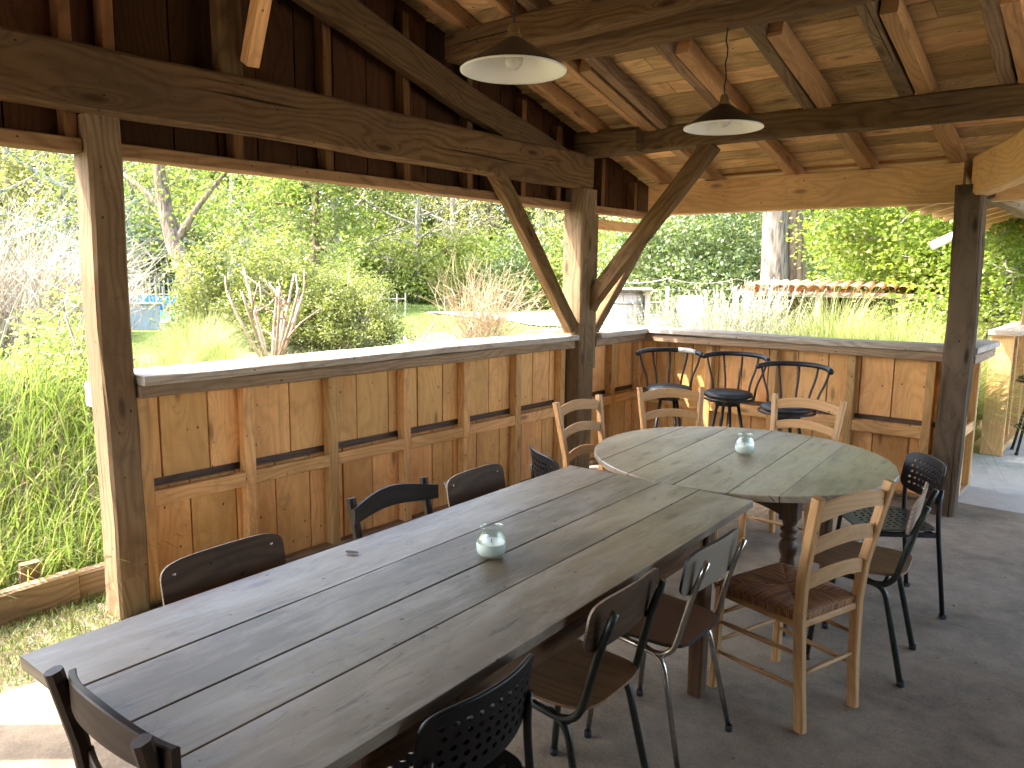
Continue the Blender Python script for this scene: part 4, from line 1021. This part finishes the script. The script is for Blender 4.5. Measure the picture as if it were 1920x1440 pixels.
# --- far wood: several individual trees of four kinds ring the garden
WG='trees of the wood around the garden'
oakA=tree_obj('oak_tree',at(560,36),11.5,.30,4.4,15,2,M['bark'],M['leaf_lime'],.17,30000,.42,'tall oak in fresh lime leaf behind the ivy clad tree',WG,base=.12,updir=.35)
oakB=tree_obj('oak_tree',at(330,33),11,.26,4.2,15,2,M['bark2'],M['leaf_olive'],.15,20000,.45,'half leafed olive green tree behind the pool fence',WG,base=.12,updir=.3,bare=.25)
ashC=tree_obj('ash_tree',at(120,30),10.5,.20,3.6,16,2,M['bark2'],M['leaf_olive'],.12,7500,.40,'nearly bare grey branched tree at the left edge of the garden',WG,base=.12,updir=.45,bare=.45)
dkD=tree_obj('evergreen_oak',at(860,38),10,.28,3.8,18,2,M['bark'],M['leaf_dark'],.16,30000,.42,'dark evergreen tree above the lawn in the middle distance',WG,base=.05,updir=.2)
lst=[(oakB,30,34,.9,'sparse olive tree just inside the left picture edge beyond the brambles'),(ashC,215,33,1.05,'bare grey tree seen beside the left post'),(oakA,430,40,1.0,'lime green tree between the leaning trunk and the ivy clad tree'),(oakA,690,44,1.05,'bright lime tree over the tiled farmhouse roof'),(dkD,480,46,1.1,'dark evergreen behind the lime trees left of the ivy clad tree'),
 (oakB,770,41,1.0,'olive green tree right of the farmhouse roof'),(oakB,900,36,.95,'open olive tree seen above the pruned fig'),(dkD,730,50,1.15,'dark tree far behind the farmhouse'),(oakB,1020,34,1.05,'olive green tree seen left of the corner post'),(oakA,1130,37,.95,'lime green tree seen just right of the corner post'),(dkD,1220,42,1.0,'dark tree behind the barrel'),
 (oakB,1320,38,1.05,'tall olive green tree behind the rope fence'),(oakA,1400,42,1.0,'lime tree behind the holly bush'),(dkD,1500,40,1.0,'dark tree behind the big double trunk'),(oakA,1600,38,1.0,'lime tree beyond the low tiled shed'),(oakB,1700,36,1.0,'olive tree beyond the drain pipe'),(oakA,1790,40,1.05,'lime tree directly behind the dark oak post'),(oakA,1880,34,1.0,'lime tree beyond the neighbouring shelter'),
 (oakB,-90,31,1.0,'olive tree just outside the left edge'),(ashC,-30,27,.95,'bare tree at the extreme left'),(ashC,60,36,1.1,'second row bare grey tree at the left'),(dkD,270,47,1.1,'dark evergreen filling behind the pool'),(dkD,1000,50,1.2,'dark evergreen filling the gap left of the corner post'),(dkD,60,50,1.2,'dark evergreen filling behind the bare trees'),(ashC,640,28,.85,'slender pale bare tree at the back left of the lawn'),(ashC,780,29,.8,'slender pale bare tree at the back of the lawn'),(ashC,1180,27,.8,'slender pale bare tree beyond the barrel'),(ashC,430,27,.9,'pale bare tree between the leaning trunk and the shrubs'),(ashC,260,29,.95,'pale bare tree right of the left post'),(ashC,160,26,.9,'pale bare tree hidden partly by the left post'),(ashC,1080,31,.9,'slender half bare tree behind the corner post'),(ashC,850,32,.85,'slender bare tree over the lawn'),(dkD,1700,50,1.2,'dark evergreen far behind the shed'),(oakA,2050,34,1.1,'lime tree beyond the right edge')]
for i,(s,px,d,sc,lb) in enumerate(lst):
    place(s,at(px,d),random.uniform(0,6.28),sc,lb,WG)
# --- understorey shrubs (leaf mounds on stems)
def shrub(name,loc,rx,ry,rz,n,lsz,leaf,label,group=None,stem=M['twig'],clusters=60,csig=.12,nst=14,asp=.6,hollow=.55,cat='shrub',strh=.006,dirs=None):
    t=empty(name,(loc[0],loc[1],gz(*loc[:2])),0,label,cat,group)
    th=rng.uniform(0,2*PI,clusters); ph=np.arccos(rng.uniform(-.15,1,clusters)); r=rng.uniform(hollow,1,clusters)*(1+.22*np.sin(th*3+1)+.12*np.sin(th*7))
    c=np.stack([rx*r*np.sin(ph)*np.cos(th),ry*r*np.sin(ph)*np.sin(th),rz*(.15+.85*np.abs(np.cos(ph)))*np.clip(r*1.05,0,1.15)],1)
    m=MB()
    for k in range(nst):
        e=c[rng.integers(0,clusters)]; b=np.array([rng.normal()*.12,rng.normal()*.12,-.05]); mid=(b+e)/2+rng.normal(size=3)*.08+np.array([0,0,.1*rz])
        m.tube([b,(b+mid)/2+rng.normal(size=3)*.02,mid,(mid+e)/2,e],[strh*2.2,strh*1.8,strh*1.5,strh,strh*.5],5,cap=False)
    m.build('stems',stem,t)
    k=rng.integers(0,clusters,n); ct=rng.uniform(0,1,clusters); C=c[k]+rng.normal(size=(n,3))*csig*np.array([1,1,.8]); C[:,2]=np.abs(C[:,2])
    leafmesh('foliage',C,lsz,leaf,ct[k]*.5+rng.uniform(0,.5,n),parent=t,asp=asp)
    return t
HG='shrubs at the edge of the wood'
h1=shrub('hazel_shrub',at(660,29),2.6,2.0,2.5,7000,.14,M['leaf_green'],'pale green shrub at the back of the lawn below the farmhouse roof',HG,clusters=140,csig=.28,nst=20,strh=.012)
h2=shrub('hazel_shrub',at(1240,21),2.2,1.8,3.0,9000,.11,M['leaf_dark'],'dark glossy bush behind the barrel and the rope fence',HG,clusters=150,csig=.25,nst=20,strh=.012)
for px,d,s,src,lb in [(740,30,.95,h1,'pale green shrub behind the middle of the lawn'),(830,30,1.05,h1,'pale green shrub behind the right of the lawn'),(930,27,1.0,h1,'pale green shrub behind the pruned fig'),(990,25,.8,h2,'dark bush seen beside the leaning brace'),(1330,20,1.0,h2,'dark holly like bush behind the white panel'),(1400,21,1.1,h2,'dark holly like bush left of the big double trunk'),(1180,24,1.1,h1,'pale green shrub seen between the two braces'),(1060,26,1.1,h1,'pale green shrub behind the corner post'),(570,31,1.1,h1,'pale green shrub behind the ivy clad trunk'),(480,34,1.1,h2,'dark undergrowth behind the pool fence'),(380,33,1.0,h2,'dark undergrowth behind the leaning trunk'),(280,36,1.1,h2,'dark undergrowth behind the blue pool roller'),(180,35,1.2,h1,'pale undergrowth behind the left post'),(60,33,1.2,h1,'pale undergrowth behind the brambles'),(-30,30,1.2,h1,'pale undergrowth at the left edge'),(1560,26,1.2,h1,'pale green shrub behind the low tiled shed'),(1700,28,1.2,h2,'dark shrub behind the low tiled shed'),(1830,26,1.2,h1,'pale green shrub beyond the dark oak post'),(1920,24,1.2,h2,'dark shrub beyond the neighbouring shelter')]:
    place(src,at(px,d),random.uniform(0,6.28),s,lb,HG)
# --- single trees nearer by
tree_obj('ivy_clad_tree',at(585,24),8.5,.19,2.6,12,2,M['bark3'],M['leaf_green'],.125,22000,.30,'ivy clad tree with a slim brown trunk left of the lawn',None,base=.28,updir=.3)
iv=MB()
tt=empty('leaning_tree',(*at(345,20),gz(*at(345,20))),0,'thick leaning trunk behind the flowering shrub by the pool','tree')
MB().tube([(.55,.3,-.2),(.35,.2,.6),(.05,.1,1.3),(-.35,0,2.0),(-.6,-.05,2.8),(-.75,-.1,3.8),(-.5,0,5.2),(-.8,.2,7)],[.34,.27,.24,.21,.17,.14,.10,.05],12,cap=False).tube([(-.6,-.05,2.8),(-1.2,-.4,3.4),(-2.1,-.6,3.9)],[.1,.07,.03],8,cap=False).tube([(-.35,0,2.0),(.1,.4,2.9),(.9,.9,3.9)],[.11,.07,.03],8,cap=False).build('trunk',M['bark3'],tt)
C=np.concatenate([rng.normal(size=(5200,3))*np.array([1.7,1.5,1.3])+np.array([-.6,0,4.6])]); leafmesh('crown',C,.10,M['leaf_lime'],rng.uniform(0,1,len(C)),parent=tt)
# twin trunk of the big tree at the right
t=empty('double_trunk_tree',(*at(1462,17.5),gz(*at(1462,17.5))),0,'big tree with two thick rough trunks behind the low tiled shed','tree')
a_=np.array([RT.x,RT.y,0]); a_/=np.linalg.norm(a_)
def off(u,z,v=0): 
    p=a_*u; return (p[0],p[1]+v,z)
MB().tube([off(-.10,-.2),off(-.12,.8),off(-.16,1.7),off(-.2,3),off(-.3,5),off(-.4,7.5)],[.36,.30,.27,.26,.22,.12],16,cap=False).build('trunk',M['bark'],t)
MB().tube([off(.35,-.2,.2),off(.22,.6,.2),off(.22,1.1,.2),off(.10,2.0,.2),off(-.02,2.9,.2),off(-.25,4.2,.1),off(-.6,6.5,0)],[.34,.28,.26,.27,.24,.20,.12],16,cap=False).build('trunk',M['bark3'],t)
C=rng.normal(size=(9000,3))*np.array([2.4,2.4,1.6])+np.array([-.4,0,6.6]); leafmesh('crown',C,.13,M['leaf_lime'],rng.uniform(0,1,len(C)),parent=t)
# bright lime lime-tree branches right of it
LG='bright lime leaved trees on the right'
lt=tree_obj('linden_tree',at(1690,14.2),4.6,.10,1.9,12,2,M['bark2'],M['leaf_lime'],.075,19000,.26,'bright lime leaved tree overhanging the low tiled shed',LG,base=.18,updir=.15,asp=.8)
place(lt,at(1790,16.0),2.0,1.1,'bright lime leaved tree with the drain pipe in front of it',LG)
place(lt,at(1880,13.5),4.0,1.05,'bright lime leaved tree right of the dark oak post',LG)
place(lt,at(1960,11.5),1.0,.8,'bright lime leaved tree at the right picture edge',LG)
# --- flowering shrub mass left centre
SG='variegated shrubs on the bank'
s1=shrub('photinia_shrub',at(490,12.0),1.3,1.1,1.75,15000,.062,M['leaf_shrub'],'tall yellow green shrub behind the cut stems on the bank',SG,clusters=150,csig=.13,nst=24)
place(s1,at(590,11.8),2.2,.66,'lower variegated shrub right of the cut stems',SG)
place(s1,at(655,11.0),4.1,.58,'low rounded shrub at the edge of the lawn',SG)
place(s1,at(405,12.2),1.1,.55,'variegated shrub in front of the blue pool roller',SG)
place(s1,at(620,13.0),3.1,.70,'middle height shrub behind the low rounded one',SG)
# hard pruned stems (fig / hydrangea like)
def pruned(loc,label,n,h,r,spread,nleaf,mat=M['cane']):
    t=empty('pruned_shrub',(loc[0],loc[1],gz(*loc)),0,label,'shrub'); m=MB(); tips=[]
    for k in range(n):
        a=2*PI*k/n+random.uniform(-.4,.4); s=spread*random.uniform(.5,1.1); hh=h*random.uniform(.65,1.1)
        p=[np.array([0,0,-.1]),np.array([math.cos(a)*s*.35,math.sin(a)*s*.35,hh*.25]),np.array([math.cos(a)*s*.75+rng.normal()*.04,math.sin(a)*s*.75,hh*.6]),np.array([math.cos(a)*s+rng.normal()*.05,math.sin(a)*s,hh])]
        q=bez(p,7); m.tube(q,list(np.linspace(r,r*.55,8)),8)
        for j in range(random.randint(1,3)):
            b=q[random.randint(3,6)]; e=b+np.array([rng.normal()*.16,rng.normal()*.16,random.uniform(.12,.42)]); m.tube([b,(b+e)/2+rng.normal(size=3)*.02,e],[r*.5,r*.4,r*.3],6); tips.append(e)
        tips.append(q[-1])
    m.build('stems',mat,t)
    T=np.array(tips); k=rng.integers(0,len(T),nleaf); leafmesh('leaves',T[k]+rng.normal(size=(nleaf,3))*.05,.055,M['leaf_shrub'],rng.uniform(0,1,nleaf),parent=t)
    return t
pruned(at(505,8.6),'hard pruned shrub with bare pinkish stems on the bank',10,1.05,.021,.50,90)
pruned(at(900,6.9),'hard pruned fig with a few thick cut limbs beside a green sedge tuft',9,.98,.022,.62,26)
# twiggy pale bushes
def twigbush(loc,label,n,h,s,mat,name='twiggy_bush',w=.008,group=None):
    t=empty(name,(loc[0],loc[1],gz(*loc)),0,label,'bush',group); m=MB()
    for k in range(n):
        a=random.uniform(0,2*PI); d=np.array([math.cos(a)*random.uniform(.1,.7),math.sin(a)*random.uniform(.1,.7),1]); p=np.array([rng.normal()*s*.3,rng.normal()*s*.3,0]); pts=[p]; L=h*random.uniform(.5,1.1)
        for i in range(5):
            d=d+rng.normal(size=3)*.22; d/=np.linalg.norm(d); pts.append(pts[-1]+d*L/5)
        m.tube(pts,[w,w*.8,w*.65,w*.5,w*.35,w*.2],3,cap=False,tint=random.random(),smooth=False)
        for j in range(4):
            b=pts[random.randint(1,4)]; e=b+(d*.4+rng.normal(size=3)*.5)*L*.3; m.tube([b,(b+e)/2+rng.normal(size=3)*.02*L,e],[w*.5,w*.35,w*.15],3,cap=False,tint=random.random(),smooth=False)
    m.build('twigs',mat,t); return t
tb=twigbush(at(40,13),'dense thicket of dry grey twigs at the far left',190,2.2,1.3,M['drytwig'],w=.010,group='dry twiggy bushes')
for px,d,s,lb in [(115,14,1.0,'dry twiggy bush left of the post below the bare trees'),(-40,12,1.0,'dry twiggy bush at the left picture edge'),(165,15,.8,'dry twiggy bush behind the left post')]:
    place(tb,at(px,d),random.uniform(0,6),s,lb,'dry twiggy bushes')
twigbush(at(905,10.5),'russet feathery bush behind the pruned fig',220,1.35,.5,M['reddry'],'russet_bush',.006)
sp=shrub('young_shrub',at(128,7.0),.36,.34,.72,1500,.045,M['leaf_green'],'young leafy green shrub on the bank left of the post',None,clusters=70,csig=.10,nst=22)
place(sp,at(170,6.4),2.0,.75,'broad leaved weeds growing close behind the left post')
place(sp,at(95,9.5),1.0,1.0,'taller leafy shrub farther left on the bank')
# lavender / rosemary
RG='grey green rosemary bushes beyond the far wall'
def rosem(loc,label):
    t=empty('rosemary_bush',(loc[0],loc[1],gz(*loc)),0,label,'bush',RG); n=170; C=[];D=[];m=MB()
    for k in range(n):
        a=random.uniform(0,2*PI); rr=random.uniform(0,.45); d=np.array([math.cos(a)*rr*1.2,math.sin(a)*rr*1.2,1]); p=np.array([math.cos(a)*rr*.7,math.sin(a)*rr*.7,0]); L=random.uniform(.65,1.05); pts=[p]
        for i in range(4): d=d+rng.normal(size=3)*.10; d/=np.linalg.norm(d); pts.append(pts[-1]+d*L/4)
        m.tube(pts,[.005,.004,.0035,.003,.002],3,cap=False,smooth=False)
        for i in range(60):
            q=random.uniform(1,3.99); b=pts[int(q)]*(1-q%1)+pts[int(q)+1]*(q%1); v=rng.normal(size=3)*.6+d; v/=np.linalg.norm(v); C.append(b+v*.016); D.append(v)
    m.build('stems',M['twig'],t); leafmesh('foliage',np.array(C),.036,M['leaf_grey'],rng.uniform(0,1,len(C)),parent=t,asp=.22,dirs=np.array(D)); return t
rs=rosem(at(1350,9.4),'grey green rosemary bush behind the middle of the far wall')
for px,d,s,lb in [(1270,9.9,.85,'leftmost rosemary bush in front of the barrel'),(1310,8.8,.8,'low rosemary bush close to the far wall'),(1420,9.6,1.08,'tallest rosemary bush left of the tiled shed post'),(1400,8.6,.8,'rosemary bush near the wall below the tallest one'),(1465,8.9,.82,'rightmost rosemary bush beside the tufted grass')]:
    place(rs,at(px,d),random.uniform(0,6),s,lb,RG)
# ornamental grass tufts
TG='fountain grass tufts on the bank'
def tuft(name,loc,n,h,s,mat,label,w=.007,group=TG,lean=1.0):
    t=empty(name,(loc[0],loc[1],gz(*loc)),0,label,'grass tuft',group); m=MB()
    for k in range(n):
        a=random.uniform(0,2*PI); r=abs(random.gauss(0,s)); x,y=math.cos(a)*r,math.sin(a)*r
        blades(m,[(x,y,0)],h,w,lean*random.uniform(.45,1.6),seg=5,dirbias=a,droop=.95)
    m.build('blades',mat,t); return t
tf=tuft('fountain_grass',at(1640,8.6),1300,1.15,.10,M['grass_pale'],'large fountain grass tuft in front of the tiled shed')
for px,d,s,lb in [(1560,8.8,1.0,'fountain grass tuft left of the largest one'),(1710,8.4,1.1,'fountain grass tuft just left of the dark oak post'),(1500,8.5,.85,'fountain grass tuft beside the rosemary'),(1600,8.4,.8,'front fountain grass tuft close to the far wall'),(1690,8.3,.85,'front fountain grass tuft nearest the dark oak post'),(1540,8.3,.75,'small fountain grass tuft behind the rail'),(1780,8.8,1.0,'fountain grass tuft hidden by the dark oak post'),(1590,9.6,1.0,'rear fountain grass tuft under the shed roof'),(1690,9.6,1.1,'rear fountain grass tuft in the middle'),(1850,11.2,.8,'fountain grass tuft seen through the passage'),(1838,10.2,.6,'small fountain grass tuft by the passage'),
   (385,8.4,.62,'green grass tuft by the pruned shrub'),(315,6.9,.42,'wide green grass clump just behind the rail near the left post'),(240,7.4,.30,'green grass clump in front of the pool'),(350,7.8,.58,'green grass clump between the left post and the pruned shrub'),(950,8.4,.62,'upright green sedge tuft beside the pruned fig'),(262,5.9,.30,'low grass clump at the left end of the rail'),(420,7.4,.4,'small grass clump left of the pruned shrub')]:
    place(tf,at(px,d),random.uniform(0,6),s,lb,TG)
# tall grass on the bank at the left: one mass
g=MB(); pts=[]
for _ in range(9000):
    u=random.random(); x=-4.22-2.6*u**1.3; y=random.uniform(-.6,3.6)
    pts.append((x,y,gz(x,y)-.02))
blades(g,pts,.40,.010,.9,seg=4,dirbias=.0,droop=.7,hvar=.5)
tag(g.build('bank_grass',M['grass']),'tall tangled green grass covering the bank left of the post','grass',kind='stuff')
g=MB(); pts=[]
for _ in range(8000):
    x=random.uniform(-13,-4.3); y=random.uniform(0,11)
    if y<3 and x>-6.5: continue
    if math.sin(x*1.9+2)*math.cos(y*1.5)+random.gauss(0,.3)<.1: continue
    pts.append((x,y,gz(x,y)-.02))
blades(g,pts,.16,.008,.9,seg=2,hvar=.6)
tag(g.build('rough_grass',M['grass']),'patchy rough grass on the bare planted bank','grass',kind='stuff')
g=MB(); pts=[]
for _ in range(9000):
    px=random.uniform(640,1100); d=random.uniform(11,30); x,y=at(px,d); pts.append((x,y,gz(x,y)-.02))
blades(g,pts,.06,.016,.9,seg=1,hvar=.6)
tag(g.build('lawn_grass',M['grass_pale']),'sunlit mown lawn beyond the bank','grass',kind='stuff')
# path
pts=[at(1250,13.5),at(1100,14.5),at(1020,16),at(930,18.2),at(800,20.5)]; pt2=[at(1300,21),at(1120,22.5),at(1010,22.5),at(900,21.5),at(800,20.9)]
m=MB(); V=[];F=[]
n=14
def lerp(P,t): 
    i=min(len(P)-2,int(t*(len(P)-1))); f=t*(len(P)-1)-i; return (P[i][0]*(1-f)+P[i+1][0]*f,P[i][1]*(1-f)+P[i+1][1]*f)
for i in range(n+1):
    a=lerp(pts,i/n); b=lerp(pt2,i/n)
    for j in range(7):
        x=a[0]+(b[0]-a[0])*j/6; y=a[1]+(b[1]-a[1])*j/6; V.append((x,y,gz(x,y)+.02))
F=[(i*7+j,i*7+7+j,i*7+8+j,i*7+j+1) for i in range(n) for j in range(6)]
m.add(V,F); tag(m.build('garden_path',M['gravel']),kind='structure')

# ------------------------------------------------------------ garden objects
# barrel table
bx,by=at(1178,13.6); bz=gz(bx,by)
t=empty('barrel_table',(bx,by,bz),YAW,'old wine barrel carrying a square plank top','barrel')
m=MB()
for k in range(22):
    a0,a1=2*PI*k/22,2*PI*(k+1)/22; V=[];zs=[0,.15,.42,.7,.86]; rs_=[.25,.285,.305,.285,.25]
    for z,r in zip(zs,rs_):
        for a in (a0+.012,a1-.012): V.append((r*math.cos(a),r*math.sin(a),z))
    ou=random.uniform(0,30)
    m.add(V,[(2*i,2*i+1,2*i+3,2*i+2) for i in range(4)],[[(ou+V[q][2],ou+(q%2)*.08) for q in (2*i,2*i+1,2*i+3,2*i+2)] for i in range(4)],random.random())
m.lathe([(0,.86),(.25,.86)],(0,0,0),22); m.lathe([(.243,0),(.298,.42),(.243,.86)],(0,0,0),22)
m.build('staves',M['greywood'],t)
for z,r in ((.06,.268),(.22,.296),(.64,.296),(.80,.268)): MB().lathe([(r,z-.02),(r+.004,z-.02),(r+.004,z+.02),(r,z+.02)],(0,0,0),36).build('hoop',M['metalhoop'],t)
m=MB()
for k in range(4): m.box(-.37,.37,-.35+.175*k,-.18+.175*k,.865,.90,'x',.004)
m.build('plank_top',M['greywood'],t); 
MB().box(.27,.36,-.2,-.1,0,.86,'z').build('side_post',M['greywood'],t)
# rope fence
t=empty('rope_fence',(*at(1252,15.5),gz(*at(1252,15.5))),0,'post and rope wire fence behind the rosemary','fence')
x0,y0=at(1252,15.5)
pp=[at(1130,16.5),at(1252,15.5),at(1380,17.0),at(1500,18.5)]
for (x,y) in pp: MB().tube([(x-x0,y-y0,-.3),(x-x0,y-y0,zat(1252,537,15.5)-gz(x0,y0))],[.042,.038],10).build('post',M['greywood'],t)
for hgt_ in (.30,.55,.80,1.02):
    m=MB()
    for a,b in zip(pp,pp[1:]):
        P=[(a[0]+(b[0]-a[0])*q-x0,a[1]+(b[1]-a[1])*q-y0,hgt_-.10*4*q*(1-q)*(1 if hgt_>1 else .2)) for q in np.linspace(0,1,9)]
        m.tube(P,.008 if hgt_>1 else .004,5,cap=False)
    m.build('rope',M['wire'],t)
x,y=at(1295,14.4); t=empty('white_panel',(x,y,gz(x,y)),YAW-.2,'white painted board standing behind the rosemary','board'); MB().beam((-.22,0,.37),(.22,.02,.37),.02,.74,(0,.1,1),.004,0).build('board',M['whitepaint'],t); MB().box(-.2,-.16,.03,.07,0,.6,'z').build('leg',M['greywood'],t)
# low tiled shed
x,y=at(1610,12.6); ang=math.atan2(y,x)-PI/2-.10
t=empty('tiled_shed',(x,y,gz(x,y)),ang,'low open shed with terracotta canal tile roof on white posts','shed')
b0=gz(x,y); ze=zat(1600,553,12.6)-b0
m=MB()
nt_=21; Wd=3.6
for k in range(nt_):
    cx=-Wd/2+Wd*(k+.5)/nt_
    for sgn,(r_,dz) in enumerate(((.07,.015),(.07,.055))):
        V=[];F=[]; nn=7
        cxx=cx+(Wd/nt_/2 if sgn else 0)
        for j,yy in enumerate((-.15,1.3)):
            for i in range(nn+1):
                a=PI*i/nn; zz=math.sin(a)*r_*(1 if sgn else -1); V.append((cxx+math.cos(a)*r_,yy,ze+.04+yy*.05+dz+zz*.8))
        F=[(i,i+1,nn+2+i,nn+1+i) for i in range(nn)]
        m.add(V,F,None,random.random(),0,True)
m.build('roof',M['tile'],t)
for xx in (-1.62,-.55,.6,1.62):
    MB().box(xx-.045,xx+.045,-.05,.05,-.1,ze-.045,'z',.006).build('post',M['whitepaint'] if xx<-1 else M['greywood'],t)
MB().box(-1.8,1.8,-.055,.045,ze-.044,ze+.03,'x').build('eave_beam',M['greywood'],t)
MB().box(-1.75,1.75,1.3,1.34,-.1,ze+.04,'x').build('back_wall',M['gable'],t)
# farmhouse behind the trees
x,y=at(705,41); t=empty('farmhouse',(x,y,gz(x,y)),YAW+math.atan((960-705)/FPX)+.15,'distant farmhouse with pale tiled roof glimpsed through the trees','house')
m=MB(); m.box(-4.2,4.2,-3,3,0,2.45,'x',.01); m.build('wall',M['wall_pale'],t)
m=MB()
m.add([(-4.6,-3.5,2.42),(4.6,-3.5,2.42),(4.6,0,3.75),(-4.6,0,3.75),(-4.6,3.5,2.42),(4.6,3.5,2.42)],[(0,1,2,3),(3,2,5,4)]); m.add([(-4.2,-3,2.45),(-4.2,3,2.45),(-4.2,0,3.6),(4.2,-3,2.45),(4.2,3,2.45),(4.2,0,3.6)],[(0,2,1),(3,4,5)]); m.build('roof',M['tile_pale'],t)
MB().box(-1.5,-.6,-3.04,-2.98,.0,2.0,'x').build('door',M['greywood'],t)
for xx in (-3,1.2,2.9): MB().box(xx-.4,xx+.4,-3.03,-2.98,.9,1.9,'x').build('window',M['rubber'],t)
# pool
pc=at(255,26); zp=gz(*pc)+.03
u=np.array([RT.x,RT.y]); u/=np.linalg.norm(u); th_=math.atan2(pc[1],pc[0]); v=np.array([math.cos(th_),math.sin(th_)]); u=np.array([-v[1],v[0]])*-1
def PL(a,b,z): p=np.array(pc)+u*a+v*b; return (p[0],p[1],z)
def quad(mb,a0,a1,b0,b1,z,dz=0.0):
    P=[PL(a0,b0,0),PL(a1,b0,0),PL(a1,b1,0),PL(a0,b1,0)]; prism(mb,[(p[0],p[1]) for p in P],z-dz,z)
m=MB(); quad(m,-7.5,2.6,-4.2,3.2,zp+.06,.3); tag(m.build('pool_surround',M['paving']),kind='structure')
m=MB(); quad(m,-6.5,1.9,-3.4,1.5,zp+.066,.02); tag(m.build('pool_water',M['water']),kind='structure')
t=empty('pool_roller',(*PL(0,1.9,0)[:2],zp),0,'blue rolled up pool cover behind the pool','pool cover')
o0=np.array(PL(0,1.9,0)[:2])
def rl(a,z,b=1.9): p=np.array(PL(a,b,0)[:2])-o0; return (p[0],p[1],z)
m=MB().tube([rl(a,.33+.01*math.sin(a*5)) for a in np.linspace(-4.2,1.55,24)],[.235+.012*math.sin(k*2.2) for k in range(24)],18).build('rolled_cover',M['blue'],t)
for a in (-4.4,1.7): MB().tube([rl(a,0),rl(a,.4)],.035,8).build('stand',M['whitepaint'],t)
def picket(a0,a1,b0,b1,h,n,mat,lb,w=.022):
    c=PL(a0,b0,0); zz=gz(c[0],c[1]); t=empty('pool_fence',(c[0],c[1],zz),0,lb,'fence'); m=MB()
    for k in range(n+1):
        q=k/n; p=PL(a0+(a1-a0)*q,b0+(b1-b0)*q,0); hh=h*random.uniform(.95,1.05); X0=(p[0]-c[0],p[1]-c[1])
        m.tube([(X0[0],X0[1],0),(X0[0]+random.uniform(-.02,.02),X0[1],hh)],w,5,smooth=False)
    m.build('pickets',mat,t)
    e=PL(a1,b1,0); 
    for z in (h*.15,h*.82): MB().tube([(0,0,z),(e[0]-c[0],e[1]-c[1],z)],.018,5).build('rail',mat,t)
    return t
picket(-7.8,4.0,3.6,4.4,1.15,80,M['whitepaint'],'pale picket fence behind the pool')
picket(-3.4,3.4,-5.6,-4.9,1.05,46,M['drytwig'],'brown stake fence in front of the pool',.018)
picket(3.4,6.2,-4.9,-7.2,.95,16,M['greywood'],'short pale fence beside the lawn')
x,y=at(698,19.8); t=empty('gate_post',(x,y,gz(x,y)),.3,'thick weathered fence post at the edge of the lawn','post'); MB().tube([(0,0,-.2),(0,0,.70),(0,0,.74)],[.135,.13,.10],14).build('post',M['greywood'],t); MB().tube([(0,0,.66),(-1.2,.9,.72)],.04,8).build('rail',M['greywood'],t)
x,y=at(10,17); t=empty('grey_block_wall',(x,y,gz(x,y)),math.atan2(y,x)+PI/2,'low grey rendered wall in front of the thicket at the left','wall'); MB().box(-2.6,.6,-.1,.1,-.2,.52,'x',.01).build('wall',M['greywall'],t); MB().box(-2.65,.65,-.13,.13,.521,.56,'x',.008).build('coping',M['greywood'],t)
# white bracket on the back of the left post
t=empty('wall_socket',(-3.90,1.47,1.10),0,'small white outdoor socket on the outer side of the left post','socket'); MB().box(-.03,.035,-.035,.045,-.06,.06,'x',.006).build('housing',M['whitepaint'],t); MB().lathe([(0,.0),(.022,0),(.024,.006),(0,.008)],(0,0,.06),16).build('cover',M['whitepaint'],t)
# drop leftover children lists, done

# dry leaf bits and grit blown across the floor
g=MB()
for _ in range(420):
    x=random.uniform(-3.3,1.2); y=random.uniform(-.2,6.2)
    if random.random()<.4: x=random.uniform(-1.2,.8); y=random.uniform(1.5,6)
    a=random.uniform(0,6.28); s_=random.uniform(.003,.012); u_=(math.cos(a)*s_,math.sin(a)*s_); v_=(-u_[1]*.45,u_[0]*.45)
    g.add([(x-u_[0],y-u_[1],.003),(x+v_[0],y+v_[1],.003+s_*.5),(x+u_[0],y+u_[1],.003),(x-v_[0],y-v_[1],.004)],[(0,3,2,1)],None,random.random())
tag(g.build('leaf_litter',M['ledger']),'tiny dry leaf fragments and grit scattered on the concrete floor','litter',kind='stuff')
